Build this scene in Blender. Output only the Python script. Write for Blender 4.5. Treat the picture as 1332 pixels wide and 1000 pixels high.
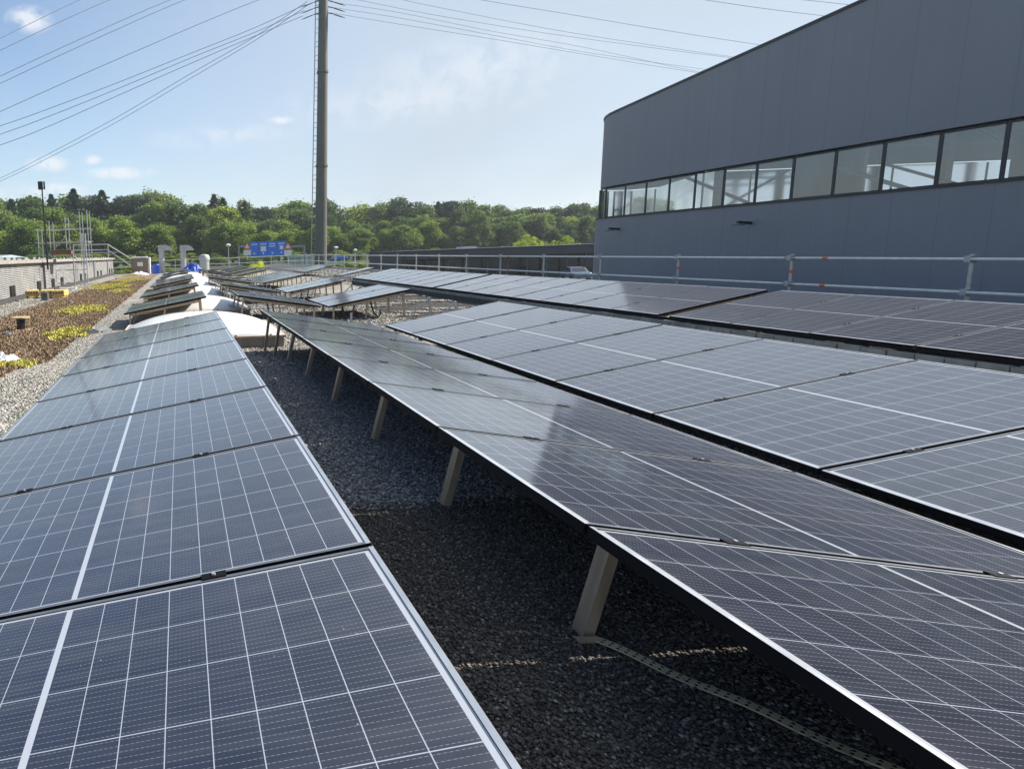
import bpy, math, random
import numpy as np
from math import sin, cos, radians, pi, tan, sqrt
from mathutils import Vector, Matrix
random.seed(7)
rng = np.random.default_rng(7)
for o in list(bpy.data.objects): bpy.data.objects.remove(o)
sc = bpy.context.scene
C = sc.collection

# ------------------------------------------------------------------ camera
CZ = 1.45                                  # eye height above the flat part of the roof
FPX, CX, CY = 868.6173, 241.532, 468.5335  # focal length and principal point, photo pixels (1332 x 1000)
F = Vector((0.00271179, 0.98815831, -0.15341382))
R = Vector((0.99924881, -0.00860844, -0.03778501))
U = Vector((0.03865823, 0.15319611, 0.98743936))
cam_d = bpy.data.cameras.new('camera'); cam = bpy.data.objects.new('camera', cam_d); C.objects.link(cam)
M3 = Matrix((R, U, -F)).transposed().to_4x4(); M3.translation = (0, 0, CZ); cam.matrix_world = M3
cam_d.sensor_width = 36; cam_d.sensor_fit = 'HORIZONTAL'; cam_d.lens = 36*FPX/1332
cam_d.shift_x = (666-CX)/1332; cam_d.shift_y = (CY-500)/1332
cam_d.clip_start = 0.05; cam_d.clip_end = 3000
sc.camera = cam
sc.render.resolution_x = 1024; sc.render.resolution_y = 768

def ray(px, py): return F + R*((px-CX)/FPX) - U*((py-CY)/FPX)
def atX(px, py, X): d = ray(px, py); d = d*(X/d.x); return Vector((d.x, d.y, d.z+CZ))
def atY(px, py, Y): d = ray(px, py); d = d*(Y/d.y); return Vector((d.x, d.y, d.z+CZ))
def atZ(px, py, Z): d = ray(px, py); d = d*((Z-CZ)/d.z); return Vector((d.x, d.y, d.z+CZ))

# ------------------------------------------------------------------ light
SUN_EL, SUN_AZ = radians(41), radians(78)     # azimuth measured from +Y towards +X
w = bpy.data.worlds.new('World'); sc.world = w; w.use_nodes = True
nt = w.node_tree; nt.nodes.clear()
def N(nt, t, **k):
    n = nt.nodes.new(t)
    for a, b in k.items():
        if a.startswith('i_'): n.inputs[a[2:].replace('_', ' ')].default_value = b
        else: setattr(n, a, b)
    return n
def L(nt, a, b): nt.links.new(a, b)
def MATH(nt, op, a, b=None, c=None, clamp=False):
    n = nt.nodes.new('ShaderNodeMath'); n.operation = op; n.use_clamp = clamp
    for i, v in enumerate((a, b, c)):
        if v is None: continue
        if isinstance(v, (int, float)): n.inputs[i].default_value = v
        else: nt.links.new(v, n.inputs[i])
    return n.outputs[0]
def MIXC(nt, f, a, b, bt='MIX'):
    n = nt.nodes.new('ShaderNodeMix'); n.data_type = 'RGBA'; n.blend_type = bt
    for i, v in ((0, f), (6, a), (7, b)):
        if isinstance(v, (int, float)): n.inputs[i].default_value = v
        elif isinstance(v, tuple): n.inputs[i].default_value = v if len(v) == 4 else (*v, 1)
        else: nt.links.new(v, n.inputs[i])
    return n.outputs[2]
def RAMP(nt, f, pts):
    n = nt.nodes.new('ShaderNodeValToRGB'); el = n.color_ramp.elements
    while len(el) < len(pts): el.new(.5)
    for e, (p, c) in zip(el, pts): e.position = p; e.color = (*c, 1) if len(c) == 3 else c
    nt.links.new(f, n.inputs[0]); return n.outputs[0]
sky = N(nt, 'ShaderNodeTexSky'); sky.sky_type = 'NISHITA'; sky.sun_disc = False
sky.sun_elevation = SUN_EL; sky.sun_rotation = SUN_AZ; sky.air_density = 1.0; sky.dust_density = 0.6; sky.ozone_density = 1.6
tc = N(nt, 'ShaderNodeTexCoord')
sep = N(nt, 'ShaderNodeSeparateXYZ'); L(nt, tc.outputs['Generated'], sep.inputs[0])
mp = N(nt, 'ShaderNodeMapping'); mp.inputs['Scale'].default_value = (1.2, 1.2, 4.2); L(nt, tc.outputs['Generated'], mp.inputs[0])
n1 = N(nt, 'ShaderNodeTexNoise'); n1.inputs['Scale'].default_value = 1.5; n1.inputs['Detail'].default_value = 6; n1.inputs['Distortion'].default_value = .4
L(nt, mp.outputs[0], n1.inputs[0])
veil = RAMP(nt, n1.outputs[0], [(.36, (0, 0, 0)), (.66, (1, 1, 1))])
side = MATH(nt, 'MULTIPLY_ADD', sep.outputs[0], 1.9, .45, True)
veilf = MATH(nt, 'MULTIPLY', MATH(nt, 'ADD', MATH(nt, 'MULTIPLY', veil, .22), .72), side)
hz = MATH(nt, 'SUBTRACT', 1.0, MATH(nt, 'MULTIPLY', MATH(nt, 'ABSOLUTE', sep.outputs[2]), 3.2), None, True)
basef = MATH(nt, 'MAXIMUM', veilf, MATH(nt, 'MULTIPLY', hz, .42))
col1 = MIXC(nt, basef, sky.outputs[0], (3.36, 3.88, 4.45))
# small cumulus clouds low in the sky, placed by direction
n2 = N(nt, 'ShaderNodeTexNoise'); n2.inputs['Scale'].default_value = 34; n2.inputs['Detail'].default_value = 9; n2.inputs['Roughness'].default_value = .62; n2.inputs['Distortion'].default_value = .35; L(nt, tc.outputs['Generated'], n2.inputs[0])
puffs = None
for (px, py, rx, rz) in [(38, 26, .030, .016), (62, 214, .030, .012), (118, 208, .016, .007), (158, 225, .052, .009), (366, 156, .020, .006),
                         (290, 178, .11, .018), (20, 252, .09, .014), (72, 249, .045, .012), (540, 130, .2, .035), (620, 90, .16, .05)]:
    d = ray(px, py).normalized()
    v = N(nt, 'ShaderNodeVectorMath', operation='SUBTRACT'); L(nt, tc.outputs['Generated'], v.inputs[0]); v.inputs[1].default_value = d
    s = N(nt, 'ShaderNodeVectorMath', operation='MULTIPLY'); L(nt, v.outputs[0], s.inputs[0]); s.inputs[1].default_value = (1/rx, 1/rx, 1/rz)
    l = N(nt, 'ShaderNodeVectorMath', operation='LENGTH'); L(nt, s.outputs[0], l.inputs[0])
    k = 1.0 if rx < .06 else .35
    f = MATH(nt, 'MULTIPLY', MATH(nt, 'MULTIPLY', MATH(nt, 'SUBTRACT', 1.15, l.outputs['Value'], None, True), MATH(nt, 'MULTIPLY_ADD', n2.outputs[0], 5.0, -1.9, True), None, True), k*1.6, None, True)
    puffs = f if puffs is None else MATH(nt, 'MAXIMUM', puffs, f)
col2 = MIXC(nt, MATH(nt, 'MULTIPLY', puffs, .8), col1, (5.1, 5.3, 5.6))
bg = N(nt, 'ShaderNodeBackground'); bg.inputs[1].default_value = .085; L(nt, col2, bg.inputs[0])
wo = N(nt, 'ShaderNodeOutputWorld'); L(nt, bg.outputs[0], wo.inputs[0])
sun_d = bpy.data.lights.new('sun', 'SUN'); sun_d.energy = 4.2; sun_d.angle = radians(.53); sun_d.color = (1, .95, .87)
sun = bpy.data.objects.new('sun', sun_d); C.objects.link(sun)
sdir = Vector((sin(SUN_AZ)*cos(SUN_EL), cos(SUN_AZ)*cos(SUN_EL), sin(SUN_EL)))
sun.rotation_euler = sdir.to_track_quat('Z', 'Y').to_euler()
sc.view_settings.view_transform = 'Standard'; sc.view_settings.look = 'None'; sc.view_settings.gamma = 1; sc.view_settings.exposure = 1.06

# ------------------------------------------------------------------ materials
def newmat(name):
    m = bpy.data.materials.new(name); m.use_nodes = True; t = m.node_tree
    return m, t, t.nodes['Principled BSDF']
def pm(name, c1, c2=None, scale=4.0, rough=.6, metal=0.0, bump=0.0, bscale=None, spec=.5, stretch=None, island=0.0, detail=5):
    """noise-varied principled material in object space"""
    m, t, b = newmat(name)
    co = N(t, 'ShaderNodeTexCoord'); src = co.outputs['Object']
    if stretch:
        mp = N(t, 'ShaderNodeMapping'); mp.inputs['Scale'].default_value = stretch; L(t, src, mp.inputs[0]); src = mp.outputs[0]
    no = N(t, 'ShaderNodeTexNoise'); no.inputs['Scale'].default_value = scale; no.inputs['Detail'].default_value = detail; L(t, src, no.inputs[0])
    c2 = c2 or tuple(x*.78 for x in c1)
    col = RAMP(t, no.outputs[0], [(.32, c2), (.68, c1)])
    if island:
        g = N(t, 'ShaderNodeNewGeometry')
        v = MATH(t, 'MULTIPLY_ADD', g.outputs['Random Per Island'], 2*island, 1-island)
        hs = N(t, 'ShaderNodeHueSaturation'); L(t, v, hs.inputs['Value']); L(t, col, hs.inputs['Color']); col = hs.outputs[0]
    L(t, col, b.inputs['Base Color'])
    rr = MATH(t, 'MULTIPLY_ADD', no.outputs[0], .25, rough-.12, True); L(t, rr, b.inputs['Roughness'])
    b.inputs['Metallic'].default_value = metal; b.inputs['Specular IOR Level'].default_value = spec
    if bump:
        n2 = N(t, 'ShaderNodeTexNoise'); n2.inputs['Scale'].default_value = bscale or scale*6; n2.inputs['Detail'].default_value = 6; L(t, src, n2.inputs[0])
        bp = N(t, 'ShaderNodeBump'); bp.inputs['Strength'].default_value = bump; bp.inputs['Distance'].default_value = .02
        L(t, n2.outputs[0], bp.inputs['Height']); L(t, bp.outputs[0], b.inputs['Normal'])
    return m
def pebble_mat(name, stops, scale, bump=1.0, dist=.012, rough=.85):
    m, t, b = newmat(name)
    co = N(t, 'ShaderNodeTexCoord')
    wn = N(t, 'ShaderNodeTexNoise'); wn.inputs['Scale'].default_value = scale*.7; L(t, co.outputs['Object'], wn.inputs[0])
    ad = N(t, 'ShaderNodeMix'); ad.data_type = 'VECTOR'; ad.inputs[0].default_value = .012; L(t, co.outputs['Object'], ad.inputs[4]); L(t, wn.outputs[1], ad.inputs[5])
    v = N(t, 'ShaderNodeTexVoronoi'); v.inputs['Scale'].default_value = scale; L(t, ad.outputs[1], v.inputs[0])
    sp = N(t, 'ShaderNodeSeparateColor'); L(t, v.outputs['Color'], sp.inputs[0])
    c = RAMP(t, sp.outputs[0], stops)
    big = N(t, 'ShaderNodeTexNoise'); big.inputs['Scale'].default_value = 1.3; big.inputs['Detail'].default_value = 4; L(t, co.outputs['Object'], big.inputs[0])
    c = MIXC(t, 1.0, c, RAMP(t, big.outputs[0], [(.3, (.72, .72, .72)), (.7, (1.15, 1.12, 1.05))]), 'MULTIPLY')
    L(t, c, b.inputs['Base Color']); b.inputs['Roughness'].default_value = rough; b.inputs['Specular IOR Level'].default_value = .25
    bp = N(t, 'ShaderNodeBump'); bp.inputs['Strength'].default_value = bump; bp.inputs['Distance'].default_value = dist; bp.invert = True
    L(t, v.outputs['Distance'], bp.inputs['Height']); L(t, bp.outputs[0], b.inputs['Normal'])
    return m
def stone_mat(name, stops, rough=.8):
    m, t, b = newmat(name)
    g = N(t, 'ShaderNodeNewGeometry'); co = N(t, 'ShaderNodeTexCoord')
    c = RAMP(t, g.outputs['Random Per Island'], stops)
    no = N(t, 'ShaderNodeTexNoise'); no.inputs['Scale'].default_value = 90; L(t, co.outputs['Object'], no.inputs[0])
    c = MIXC(t, 1.0, c, RAMP(t, no.outputs[0], [(.3, (.75, .75, .75)), (.7, (1.15, 1.15, 1.15))]), 'MULTIPLY')
    L(t, c, b.inputs['Base Color']); b.inputs['Roughness'].default_value = rough; b.inputs['Specular IOR Level'].default_value = .3
    return m

PL = [(.0, (.10, .095, .085)), (.35, (.22, .205, .18)), (.7, (.36, .335, .29)), (1, (.56, .53, .47))]
SHADE = [(.0, (.13, .125, .12)), (.5, (.27, .26, .25)), (.9, (.45, .435, .415)), (1, (.66, .63, .57))]  # separate gravel tone standing for the panel shade between the rows
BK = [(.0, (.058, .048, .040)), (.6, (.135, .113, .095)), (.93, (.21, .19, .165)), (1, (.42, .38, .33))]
M = {}
M['gravel'] = pebble_mat('pale_gravel', PL, 42)
M['gravel_dark'] = pebble_mat('dark_gravel', SHADE, 75, .8, .006)
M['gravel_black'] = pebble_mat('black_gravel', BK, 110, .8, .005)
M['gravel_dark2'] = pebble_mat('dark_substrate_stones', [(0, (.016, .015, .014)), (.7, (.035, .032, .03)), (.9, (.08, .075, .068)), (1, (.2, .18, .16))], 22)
M['stone'] = stone_mat('pale_pebble', PL); M['stone_dark'] = stone_mat('dark_chipping', SHADE); M['stone_black'] = stone_mat('black_chipping', BK)
M['alu'] = pm('aluminium_lip', (.60, .62, .65), (.46, .48, .51), 9, .36, .6)  # bare aluminium; on panel lips the pale tone carries sky glare
M['lip_dark'] = pm('frame_end_lip', (.20, .21, .23), (.14, .15, .17), 9, .4, .5)
M['frame_dark'] = pm('dark_anodised_frame', (.008, .008, .010), (.005, .005, .007), 9, .7, 0, spec=.12)
M['galv'] = pm('galvanised_steel', (.50, .50, .49), (.36, .36, .36), 14, .48, .55, island=.1)
M['beige_alu'] = pm('raw_aluminium_post', (.50, .40, .29), (.34, .27, .20), 18, .5, .25, stretch=(1, 1, .25), island=.12)
M['acrylic'] = pm('opal_acrylic', (.74, .72, .68), (.60, .57, .52), 2.2, .25, 0, spec=.7)
M['curb'] = pm('weathered_curb', (.40, .36, .33), (.25, .22, .20), 6, .75, 0, .3, 30, stretch=(1, 1, .3))
M['curb_lip'] = pm('curb_lip', (.62, .52, .42), (.45, .34, .26), 8, .5)
M['facade'] = None
M['bar'] = pm('rail_tube', (.74, .73, .70), (.60, .60, .58), 9, .4, .45, island=.06)
M['white'] = pm('white_paint', (.78, .78, .76), (.66, .66, .64), 5, .55)
M['blue'] = pm('blue_sign_face', (.02, .19, .80), (.015, .16, .72), 3, .45)
M['bluesheet'] = pm('blue_plastic', (.02, .09, .50), (.015, .07, .38), 6, .45)
M['black'] = pm('black_plastic', (.012, .012, .013), None, 8, .45)
M['wood'] = pm('pale_wood', (.55, .42, .25), (.40, .29, .16), 12, .7, 0, .2, 50, stretch=(1, 8, 1))
M['redwood'] = pm('red_brown_wood', (.24, .12, .08), (.12, .06, .045), 10, .75)
M['orange'] = pm('orange_tape', (.75, .16, .04), None, 6, .5)
M['yellow'] = pm('yellow_fibre', (.68, .50, .20), (.5, .34, .12), 8, .8, 0, .3, 60)
M['kraft'] = pm('brown_wrapped_box', (.25, .18, .14), (.18, .13, .10), 5, .7)
M['green_metal'] = pm('green_roof_sheet', (.34, .44, .42), (.28, .37, .36), 3, .4, .2)
M['mast'] = pm('olive_grey_steel', (.155, .15, .125), (.11, .108, .09), 1.2, .6, .2, stretch=(1, 1, .15))
M['wire'] = pm('conductor', (.13, .14, .16), (.1, .1, .12), 2, .95, 0, spec=.05)
M['ceramic'] = pm('insulator_glaze', (.10, .07, .06), None, 4, .3)
M['bark'] = pm('bark', (.12, .09, .06), (.06, .045, .032), 5, .9, 0, .5, 20, stretch=(3, 3, .6))
M['carpaint'] = pm('blue_car_paint', (.02, .13, .48), None, 2, .22, .2)
M['carsilver'] = pm('silver_car_paint', (.22, .28, .36), None, 2, .25, .5)
M['carglass'] = pm('car_glass', (.03, .04, .05), None, 3, .08, 0, spec=.9)
M['tyre'] = pm('tyre', (.02, .02, .02), None, 8, .8)
M['asphalt'] = pm('asphalt', (.06, .06, .06), (.04, .04, .042), .6, .9, 0, .3, 40)
M['grass_ground'] = pm('meadow', (.04, .07, .02), (.025, .045, .014), .15, .95, 0, .5, 3)
M['concrete'] = pm('concrete', (.30, .31, .29), (.19, .20, .18), 7, .85, 0, .3, 60, island=.22)
M['bitumen'] = pm('bitumen_upstand', (.07, .065, .065), (.04, .04, .04), 5, .8, 0, .3, 30)
M['rooffelt'] = pm('roof_wall_render', (.22, .22, .22), (.14, .14, .145), .6, .85, 0, .2, 10)
M['lowdark'] = pm('low_building_cladding', (.050, .056, .070), (.040, .045, .058), .5, .6)
M['lowglass'] = pm('low_building_glazing', (.02, .024, .03), None, 1, .15, 0, spec=.7)
M['sedum_red'] = stone_mat('sedum_leaf', [(0, (.20, .125, .085)), (.35, (.27, .18, .12)), (.7, (.33, .24, .155)), (1, (.37, .32, .19))], .9)
M['sedum_yellow'] = stone_mat('sedum_flower', [(0, (.26, .23, .06)), (.5, (.52, .47, .10)), (1, (.70, .64, .20))], .9)
M['sedum_mat'] = pm('sedum_mat', (.26, .18, .12), (.15, .10, .065), 3.5, .95, 0, .8, 60)
M['cloth'] = pm('white_sheet', (.72, .72, .72), (.5, .51, .53), 5, .6)
M['greysheet'] = pm('grey_offcut', (.16, .16, .17), (.07, .07, .08), 5, .6)

# corrugated / louvred cladding of the low upstand wall
m, t, b = newmat('weathered_cladding'); co = N(t, 'ShaderNodeTexCoord')
mp = N(t, 'ShaderNodeMapping'); mp.inputs['Scale'].default_value = (1, .35, 1); L(t, co.outputs['Object'], mp.inputs[0])
wv = N(t, 'ShaderNodeTexWave', bands_direction='Z'); wv.inputs['Scale'].default_value = 4.6; wv.inputs['Distortion'].default_value = 2.2; wv.inputs['Detail'].default_value = 3
L(t, mp.outputs[0], wv.inputs[0])
no = N(t, 'ShaderNodeTexNoise'); no.inputs['Scale'].default_value = 2.2; no.inputs['Detail'].default_value = 7; L(t, co.outputs['Object'], no.inputs[0])
c = MIXC(t, RAMP(t, wv.outputs[0], [(.05, (1, 1, 1)), (.3, (0, 0, 0))]), RAMP(t, no.outputs[0], [(.3, (.21, .205, .20)), (.7, (.37, .365, .35))]), (.16, .155, .15))
L(t, c, b.inputs['Base Color']); b.inputs['Roughness'].default_value = .8
bp = N(t, 'ShaderNodeBump'); bp.inputs['Strength'].default_value = .7; bp.inputs['Distance'].default_value = .03; L(t, wv.outputs[0], bp.inputs['Height']); L(t, bp.outputs[0], b.inputs['Normal'])
M['cladding'] = m

# big hall cladding: smooth dark blue-grey panels, faint vertical joints
m, t, b = newmat('hall_cladding'); co = N(t, 'ShaderNodeTexCoord'); sp = N(t, 'ShaderNodeSeparateXYZ'); L(t, co.outputs['Object'], sp.inputs[0])
fr = MATH(t, 'FRACT', MATH(t, 'DIVIDE', sp.outputs[1], 1.1))
jt = MATH(t, 'LESS_THAN', MATH(t, 'ABSOLUTE', MATH(t, 'SUBTRACT', fr, .5)), .008)
pn = N(t, 'ShaderNodeTexWhiteNoise'); pn.noise_dimensions = '1D'; L(t, MATH(t, 'FLOOR', MATH(t, 'DIVIDE', sp.outputs[1], 1.1)), pn.inputs['W'])
no = N(t, 'ShaderNodeTexNoise'); no.inputs['Scale'].default_value = .5; no.inputs['Detail'].default_value = 6; L(t, co.outputs['Object'], no.inputs[0])
base = RAMP(t, no.outputs[0], [(.3, (.222, .228, .256)), (.7, (.240, .247, .276))])
base = MIXC(t, MATH(t, 'MULTIPLY', pn.outputs[0], .16), base, (.26, .275, .31))
smp = N(t, 'ShaderNodeMapping'); smp.inputs['Scale'].default_value = (1, 3.2, .12); L(t, co.outputs['Object'], smp.inputs[0])
sn = N(t, 'ShaderNodeTexNoise'); sn.inputs['Scale'].default_value = 1.4; sn.inputs['Detail'].default_value = 9; sn.inputs['Roughness'].default_value = .7; L(t, smp.outputs[0], sn.inputs[0])
base = MIXC(t, 1.0, base, RAMP(t, sn.outputs[0], [(.3, (.965, .965, .965)), (.7, (1.025, 1.025, 1.025))]), 'MULTIPLY')
base = MIXC(t, MATH(t, 'MULTIPLY', jt, .22), base, (.05, .056, .07))
L(t, base, b.inputs['Base Color']); b.inputs['Roughness'].default_value = .62; b.inputs['Specular IOR Level'].default_value = .35
bp = N(t, 'ShaderNodeBump'); bp.inputs['Strength'].default_value = .15; bp.inputs['Distance'].default_value = .05; L(t, no.outputs[0], bp.inputs['Height']); L(t, bp.outputs[0], b.inputs['Normal'])
M['facade'] = m
M['mullion'] = pm('dark_mullion', (.02, .024, .032), None, 3, .4, .2)
M['interior'] = pm('hall_interior', (.17, .19, .21), (.10, .115, .13), .35, .8)
M['steel_white'] = pm('pale_truss_steel', (.26, .28, .30), None, 2, .5)
# window glass: part see-through, part mirror, slightly dirty
m, t, b = newmat('hall_glass'); t.nodes.remove(b); out = t.nodes['Material Output']
tr = N(t, 'ShaderNodeBsdfTransparent'); tr.inputs[0].default_value = (.82, .87, .88, 1)
gl = N(t, 'ShaderNodeBsdfGlossy'); gl.inputs['Roughness'].default_value = .06; gl.inputs[0].default_value = (.85, .88, .92, 1)
df = N(t, 'ShaderNodeBsdfDiffuse'); df.inputs[0].default_value = (.30, .34, .38, 1)
co = N(t, 'ShaderNodeTexCoord'); no = N(t, 'ShaderNodeTexNoise'); no.inputs['Scale'].default_value = 1.5; no.inputs['Detail'].default_value = 7; L(t, co.outputs['Object'], no.inputs[0])
fz = N(t, 'ShaderNodeFresnel'); fz.inputs[0].default_value = 1.6
mx1 = N(t, 'ShaderNodeMixShader'); L(t, MATH(t, 'MULTIPLY_ADD', no.outputs[0], .45, -.08, True), mx1.inputs[0]); L(t, tr.outputs[0], mx1.inputs[1]); L(t, df.outputs[0], mx1.inputs[2])
mx2 = N(t, 'ShaderNodeMixShader'); L(t, MATH(t, 'MULTIPLY_ADD', fz.outputs[0], 1.0, .10, True), mx2.inputs[0]); L(t, mx1.outputs[0], mx2.inputs[1]); L(t, gl.outputs[0], mx2.inputs[2])
L(t, mx2.outputs[0], out.inputs[0]); M['glass'] = m

# photovoltaic laminate, UV in metres from the panel centre
def cell_mat():
    m, t, b = newmat('solar_cells')
    uv = N(t, 'ShaderNodeUVMap'); uv.uv_map = 'UVMap'; sp = N(t, 'ShaderNodeSeparateXYZ'); L(t, uv.outputs[0], sp.inputs[0])
    u, v = sp.outputs[0], sp.outputs[1]; au = MATH(t, 'ABSOLUTE', u); av = MATH(t, 'ABSOLUTE', v)
    def line(co, pitch, wd, off=0.0):
        f = MATH(t, 'FRACT', MATH(t, 'MULTIPLY_ADD', co, 1/pitch, .5 - off/pitch))
        return MATH(t, 'LESS_THAN', MATH(t, 'ABSOLUTE', MATH(t, 'SUBTRACT', f, .5)), wd/2/pitch)
    PU, PV = .0916, .1818
    lu = line(au, PU, .0022, .0075); lv = line(v, PV, .0026)
    mid = MATH(t, 'LESS_THAN', au, .0075)
    bord = MATH(t, 'MAXIMUM', MATH(t, 'GREATER_THAN', au, .0075+9*PU), MATH(t, 'GREATER_THAN', av, 3*PV))
    white = MATH(t, 'MAXIMUM', mid, bord)
    dash = MATH(t, 'GREATER_THAN', MATH(t, 'FRACT', MATH(t, 'MULTIPLY', u, 1/.0105)), .42)
    bus = MATH(t, 'MULTIPLY', line(v, PV/11, .0011, PV/22), dash)
    no = N(t, 'ShaderNodeTexNoise'); no.inputs['Scale'].default_value = 5; no.inputs['Detail'].default_value = 6
    co = N(t, 'ShaderNodeTexCoord'); oi = N(t, 'ShaderNodeObjectInfo')
    ad = N(t, 'ShaderNodeVectorMath', operation='ADD'); L(t, co.outputs['Object'], ad.inputs[0])
    cb = N(t, 'ShaderNodeCombineXYZ'); L(t, MATH(t, 'MULTIPLY', oi.outputs['Random'], 37.0), cb.inputs[2]); L(t, cb.outputs[0], ad.inputs[1]); L(t, ad.outputs[0], no.inputs[0])
    # per-cell tone
    cu = MATH(t, 'FLOOR', MATH(t, 'MULTIPLY', u, 1/PU)); cv = MATH(t, 'FLOOR', MATH(t, 'MULTIPLY', v, 1/PV))
    wn = N(t, 'ShaderNodeTexWhiteNoise'); wn.noise_dimensions = '3D'; cc = N(t, 'ShaderNodeCombineXYZ'); L(t, cu, cc.inputs[0]); L(t, cv, cc.inputs[1]); L(t, oi.outputs['Random'], cc.inputs[2]); L(t, cc.outputs[0], wn.inputs[0])
    cell = MIXC(t, wn.outputs[0], (.006, .007, .016), (.011, .012, .026))
    c = MIXC(t, MATH(t, 'MULTIPLY_ADD', bus, .42, MATH(t, 'MULTIPLY', line(v, PV/11, .0008, PV/22), .16)), cell, (.36, .38, .42))
    c = MIXC(t, MATH(t, 'MAXIMUM', lu, lv), c, (.38, .40, .45))
    c = MIXC(t, white, c, (.41, .43, .47))
    st_ = N(t, 'ShaderNodeTexNoise'); st_.inputs['Scale'].default_value = 1.0; st_.inputs['Detail'].default_value = 8; st_.inputs['Roughness'].default_value = .7
    mp_ = N(t, 'ShaderNodeMapping'); mp_.inputs['Scale'].default_value = (2.2, 14, 1); L(t, ad.outputs[0], mp_.inputs[0]); L(t, mp_.outputs[0], st_.inputs[0])
    spk = N(t, 'ShaderNodeTexVoronoi'); spk.inputs['Scale'].default_value = 42; L(t, ad.outputs[0], spk.inputs[0])
    sk = N(t, 'ShaderNodeSeparateColor'); L(t, spk.outputs['Color'], sk.inputs[0])
    drop = MATH(t, 'MULTIPLY', MATH(t, 'LESS_THAN', spk.outputs['Distance'], .10), MATH(t, 'GREATER_THAN', sk.outputs[0], .985))
    edge = MATH(t, 'MULTIPLY', MATH(t, 'SUBTRACT', au, .80, None, True), 1.6)
    dirt = MATH(t, 'ADD', MATH(t, 'MULTIPLY', MATH(t, 'SUBTRACT', st_.outputs[0], .42, None, True), .22), MATH(t, 'MULTIPLY', edge, no.outputs[0]))
    dirt = MATH(t, 'MAXIMUM', MATH(t, 'ADD', dirt, MATH(t, 'MULTIPLY', no.outputs[0], .018)), MATH(t, 'MULTIPLY', drop, .5))
    c = MIXC(t, dirt, c, (.40, .38, .34))
    L(t, c, b.inputs['Base Color'])
    fl = N(t, 'ShaderNodeTexNoise'); fl.inputs['Scale'].default_value = 140; fl.inputs['Detail'].default_value = 2; L(t, ad.outputs[0], fl.inputs[0])
    L(t, MATH(t, 'MULTIPLY_ADD', no.outputs[0], .11, .05, True), b.inputs['Roughness'])
    b.inputs['IOR'].default_value = 2.0; b.inputs['Specular IOR Level'].default_value = .5; b.inputs['Sheen Weight'].default_value = .15; b.inputs['Sheen Roughness'].default_value = .35; b.inputs['Sheen Tint'].default_value = (.85, .9, 1, 1)
    bp = N(t, 'ShaderNodeBump'); bp.inputs['Strength'].default_value = .03; bp.inputs['Distance'].default_value = .001
    L(t, fl.outputs[0], bp.inputs['Height']); L(t, bp.outputs[0], b.inputs['Normal'])
    return m
M['cells'] = cell_mat()

def leaf_mat(name, stops, trans=.38):
    m, t, b = newmat(name); out = t.nodes['Material Output']
    g = N(t, 'ShaderNodeNewGeometry'); oi = N(t, 'ShaderNodeObjectInfo')
    co = N(t, 'ShaderNodeTexCoord'); no = N(t, 'ShaderNodeTexNoise'); no.inputs['Scale'].default_value = .55; L(t, co.outputs['Object'], no.inputs[0])
    f = MATH(t, 'ADD', MATH(t, 'MULTIPLY', g.outputs['Random Per Island'], .5), MATH(t, 'MULTIPLY', no.outputs[0], .5))
    c = RAMP(t, f, stops)
    hs = N(t, 'ShaderNodeHueSaturation'); L(t, MATH(t, 'MULTIPLY_ADD', oi.outputs['Random'], .75, .72), hs.inputs['Value']); L(t, MATH(t, 'MULTIPLY_ADD', oi.outputs['Random'], -.045, .515), hs.inputs['Hue']); L(t, c, hs.inputs['Color'])
    L(t, hs.outputs[0], b.inputs['Base Color']); b.inputs['Roughness'].default_value = .65; b.inputs['Specular IOR Level'].default_value = .25
    tl = N(t, 'ShaderNodeBsdfTranslucent'); L(t, hs.outputs[0], tl.inputs[0])
    mx = N(t, 'ShaderNodeMixShader'); mx.inputs[0].default_value = trans; L(t, b.outputs[0], mx.inputs[1]); L(t, tl.outputs[0], mx.inputs[2]); L(t, mx.outputs[0], out.inputs[0])
    return m
M['leaf'] = leaf_mat('bright_leaf', [(.25, (.07, .12, .02)), (.5, (.15, .25, .035)), (.75, (.27, .36, .06))])
M['leaf_dark'] = leaf_mat('dark_leaf', [(.25, (.06, .10, .03)), (.5, (.11, .18, .045)), (.75, (.18, .26, .07))])
M['leaf_yellow'] = leaf_mat('yellow_leaf', [(.2, (.26, .34, .03)), (.5, (.44, .52, .06)), (.8, (.58, .62, .12))])
M['needle'] = leaf_mat('needle', [(.2, (.03, .055, .032)), (.5, (.05, .085, .045)), (.8, (.08, .12, .06))], .1)

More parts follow.
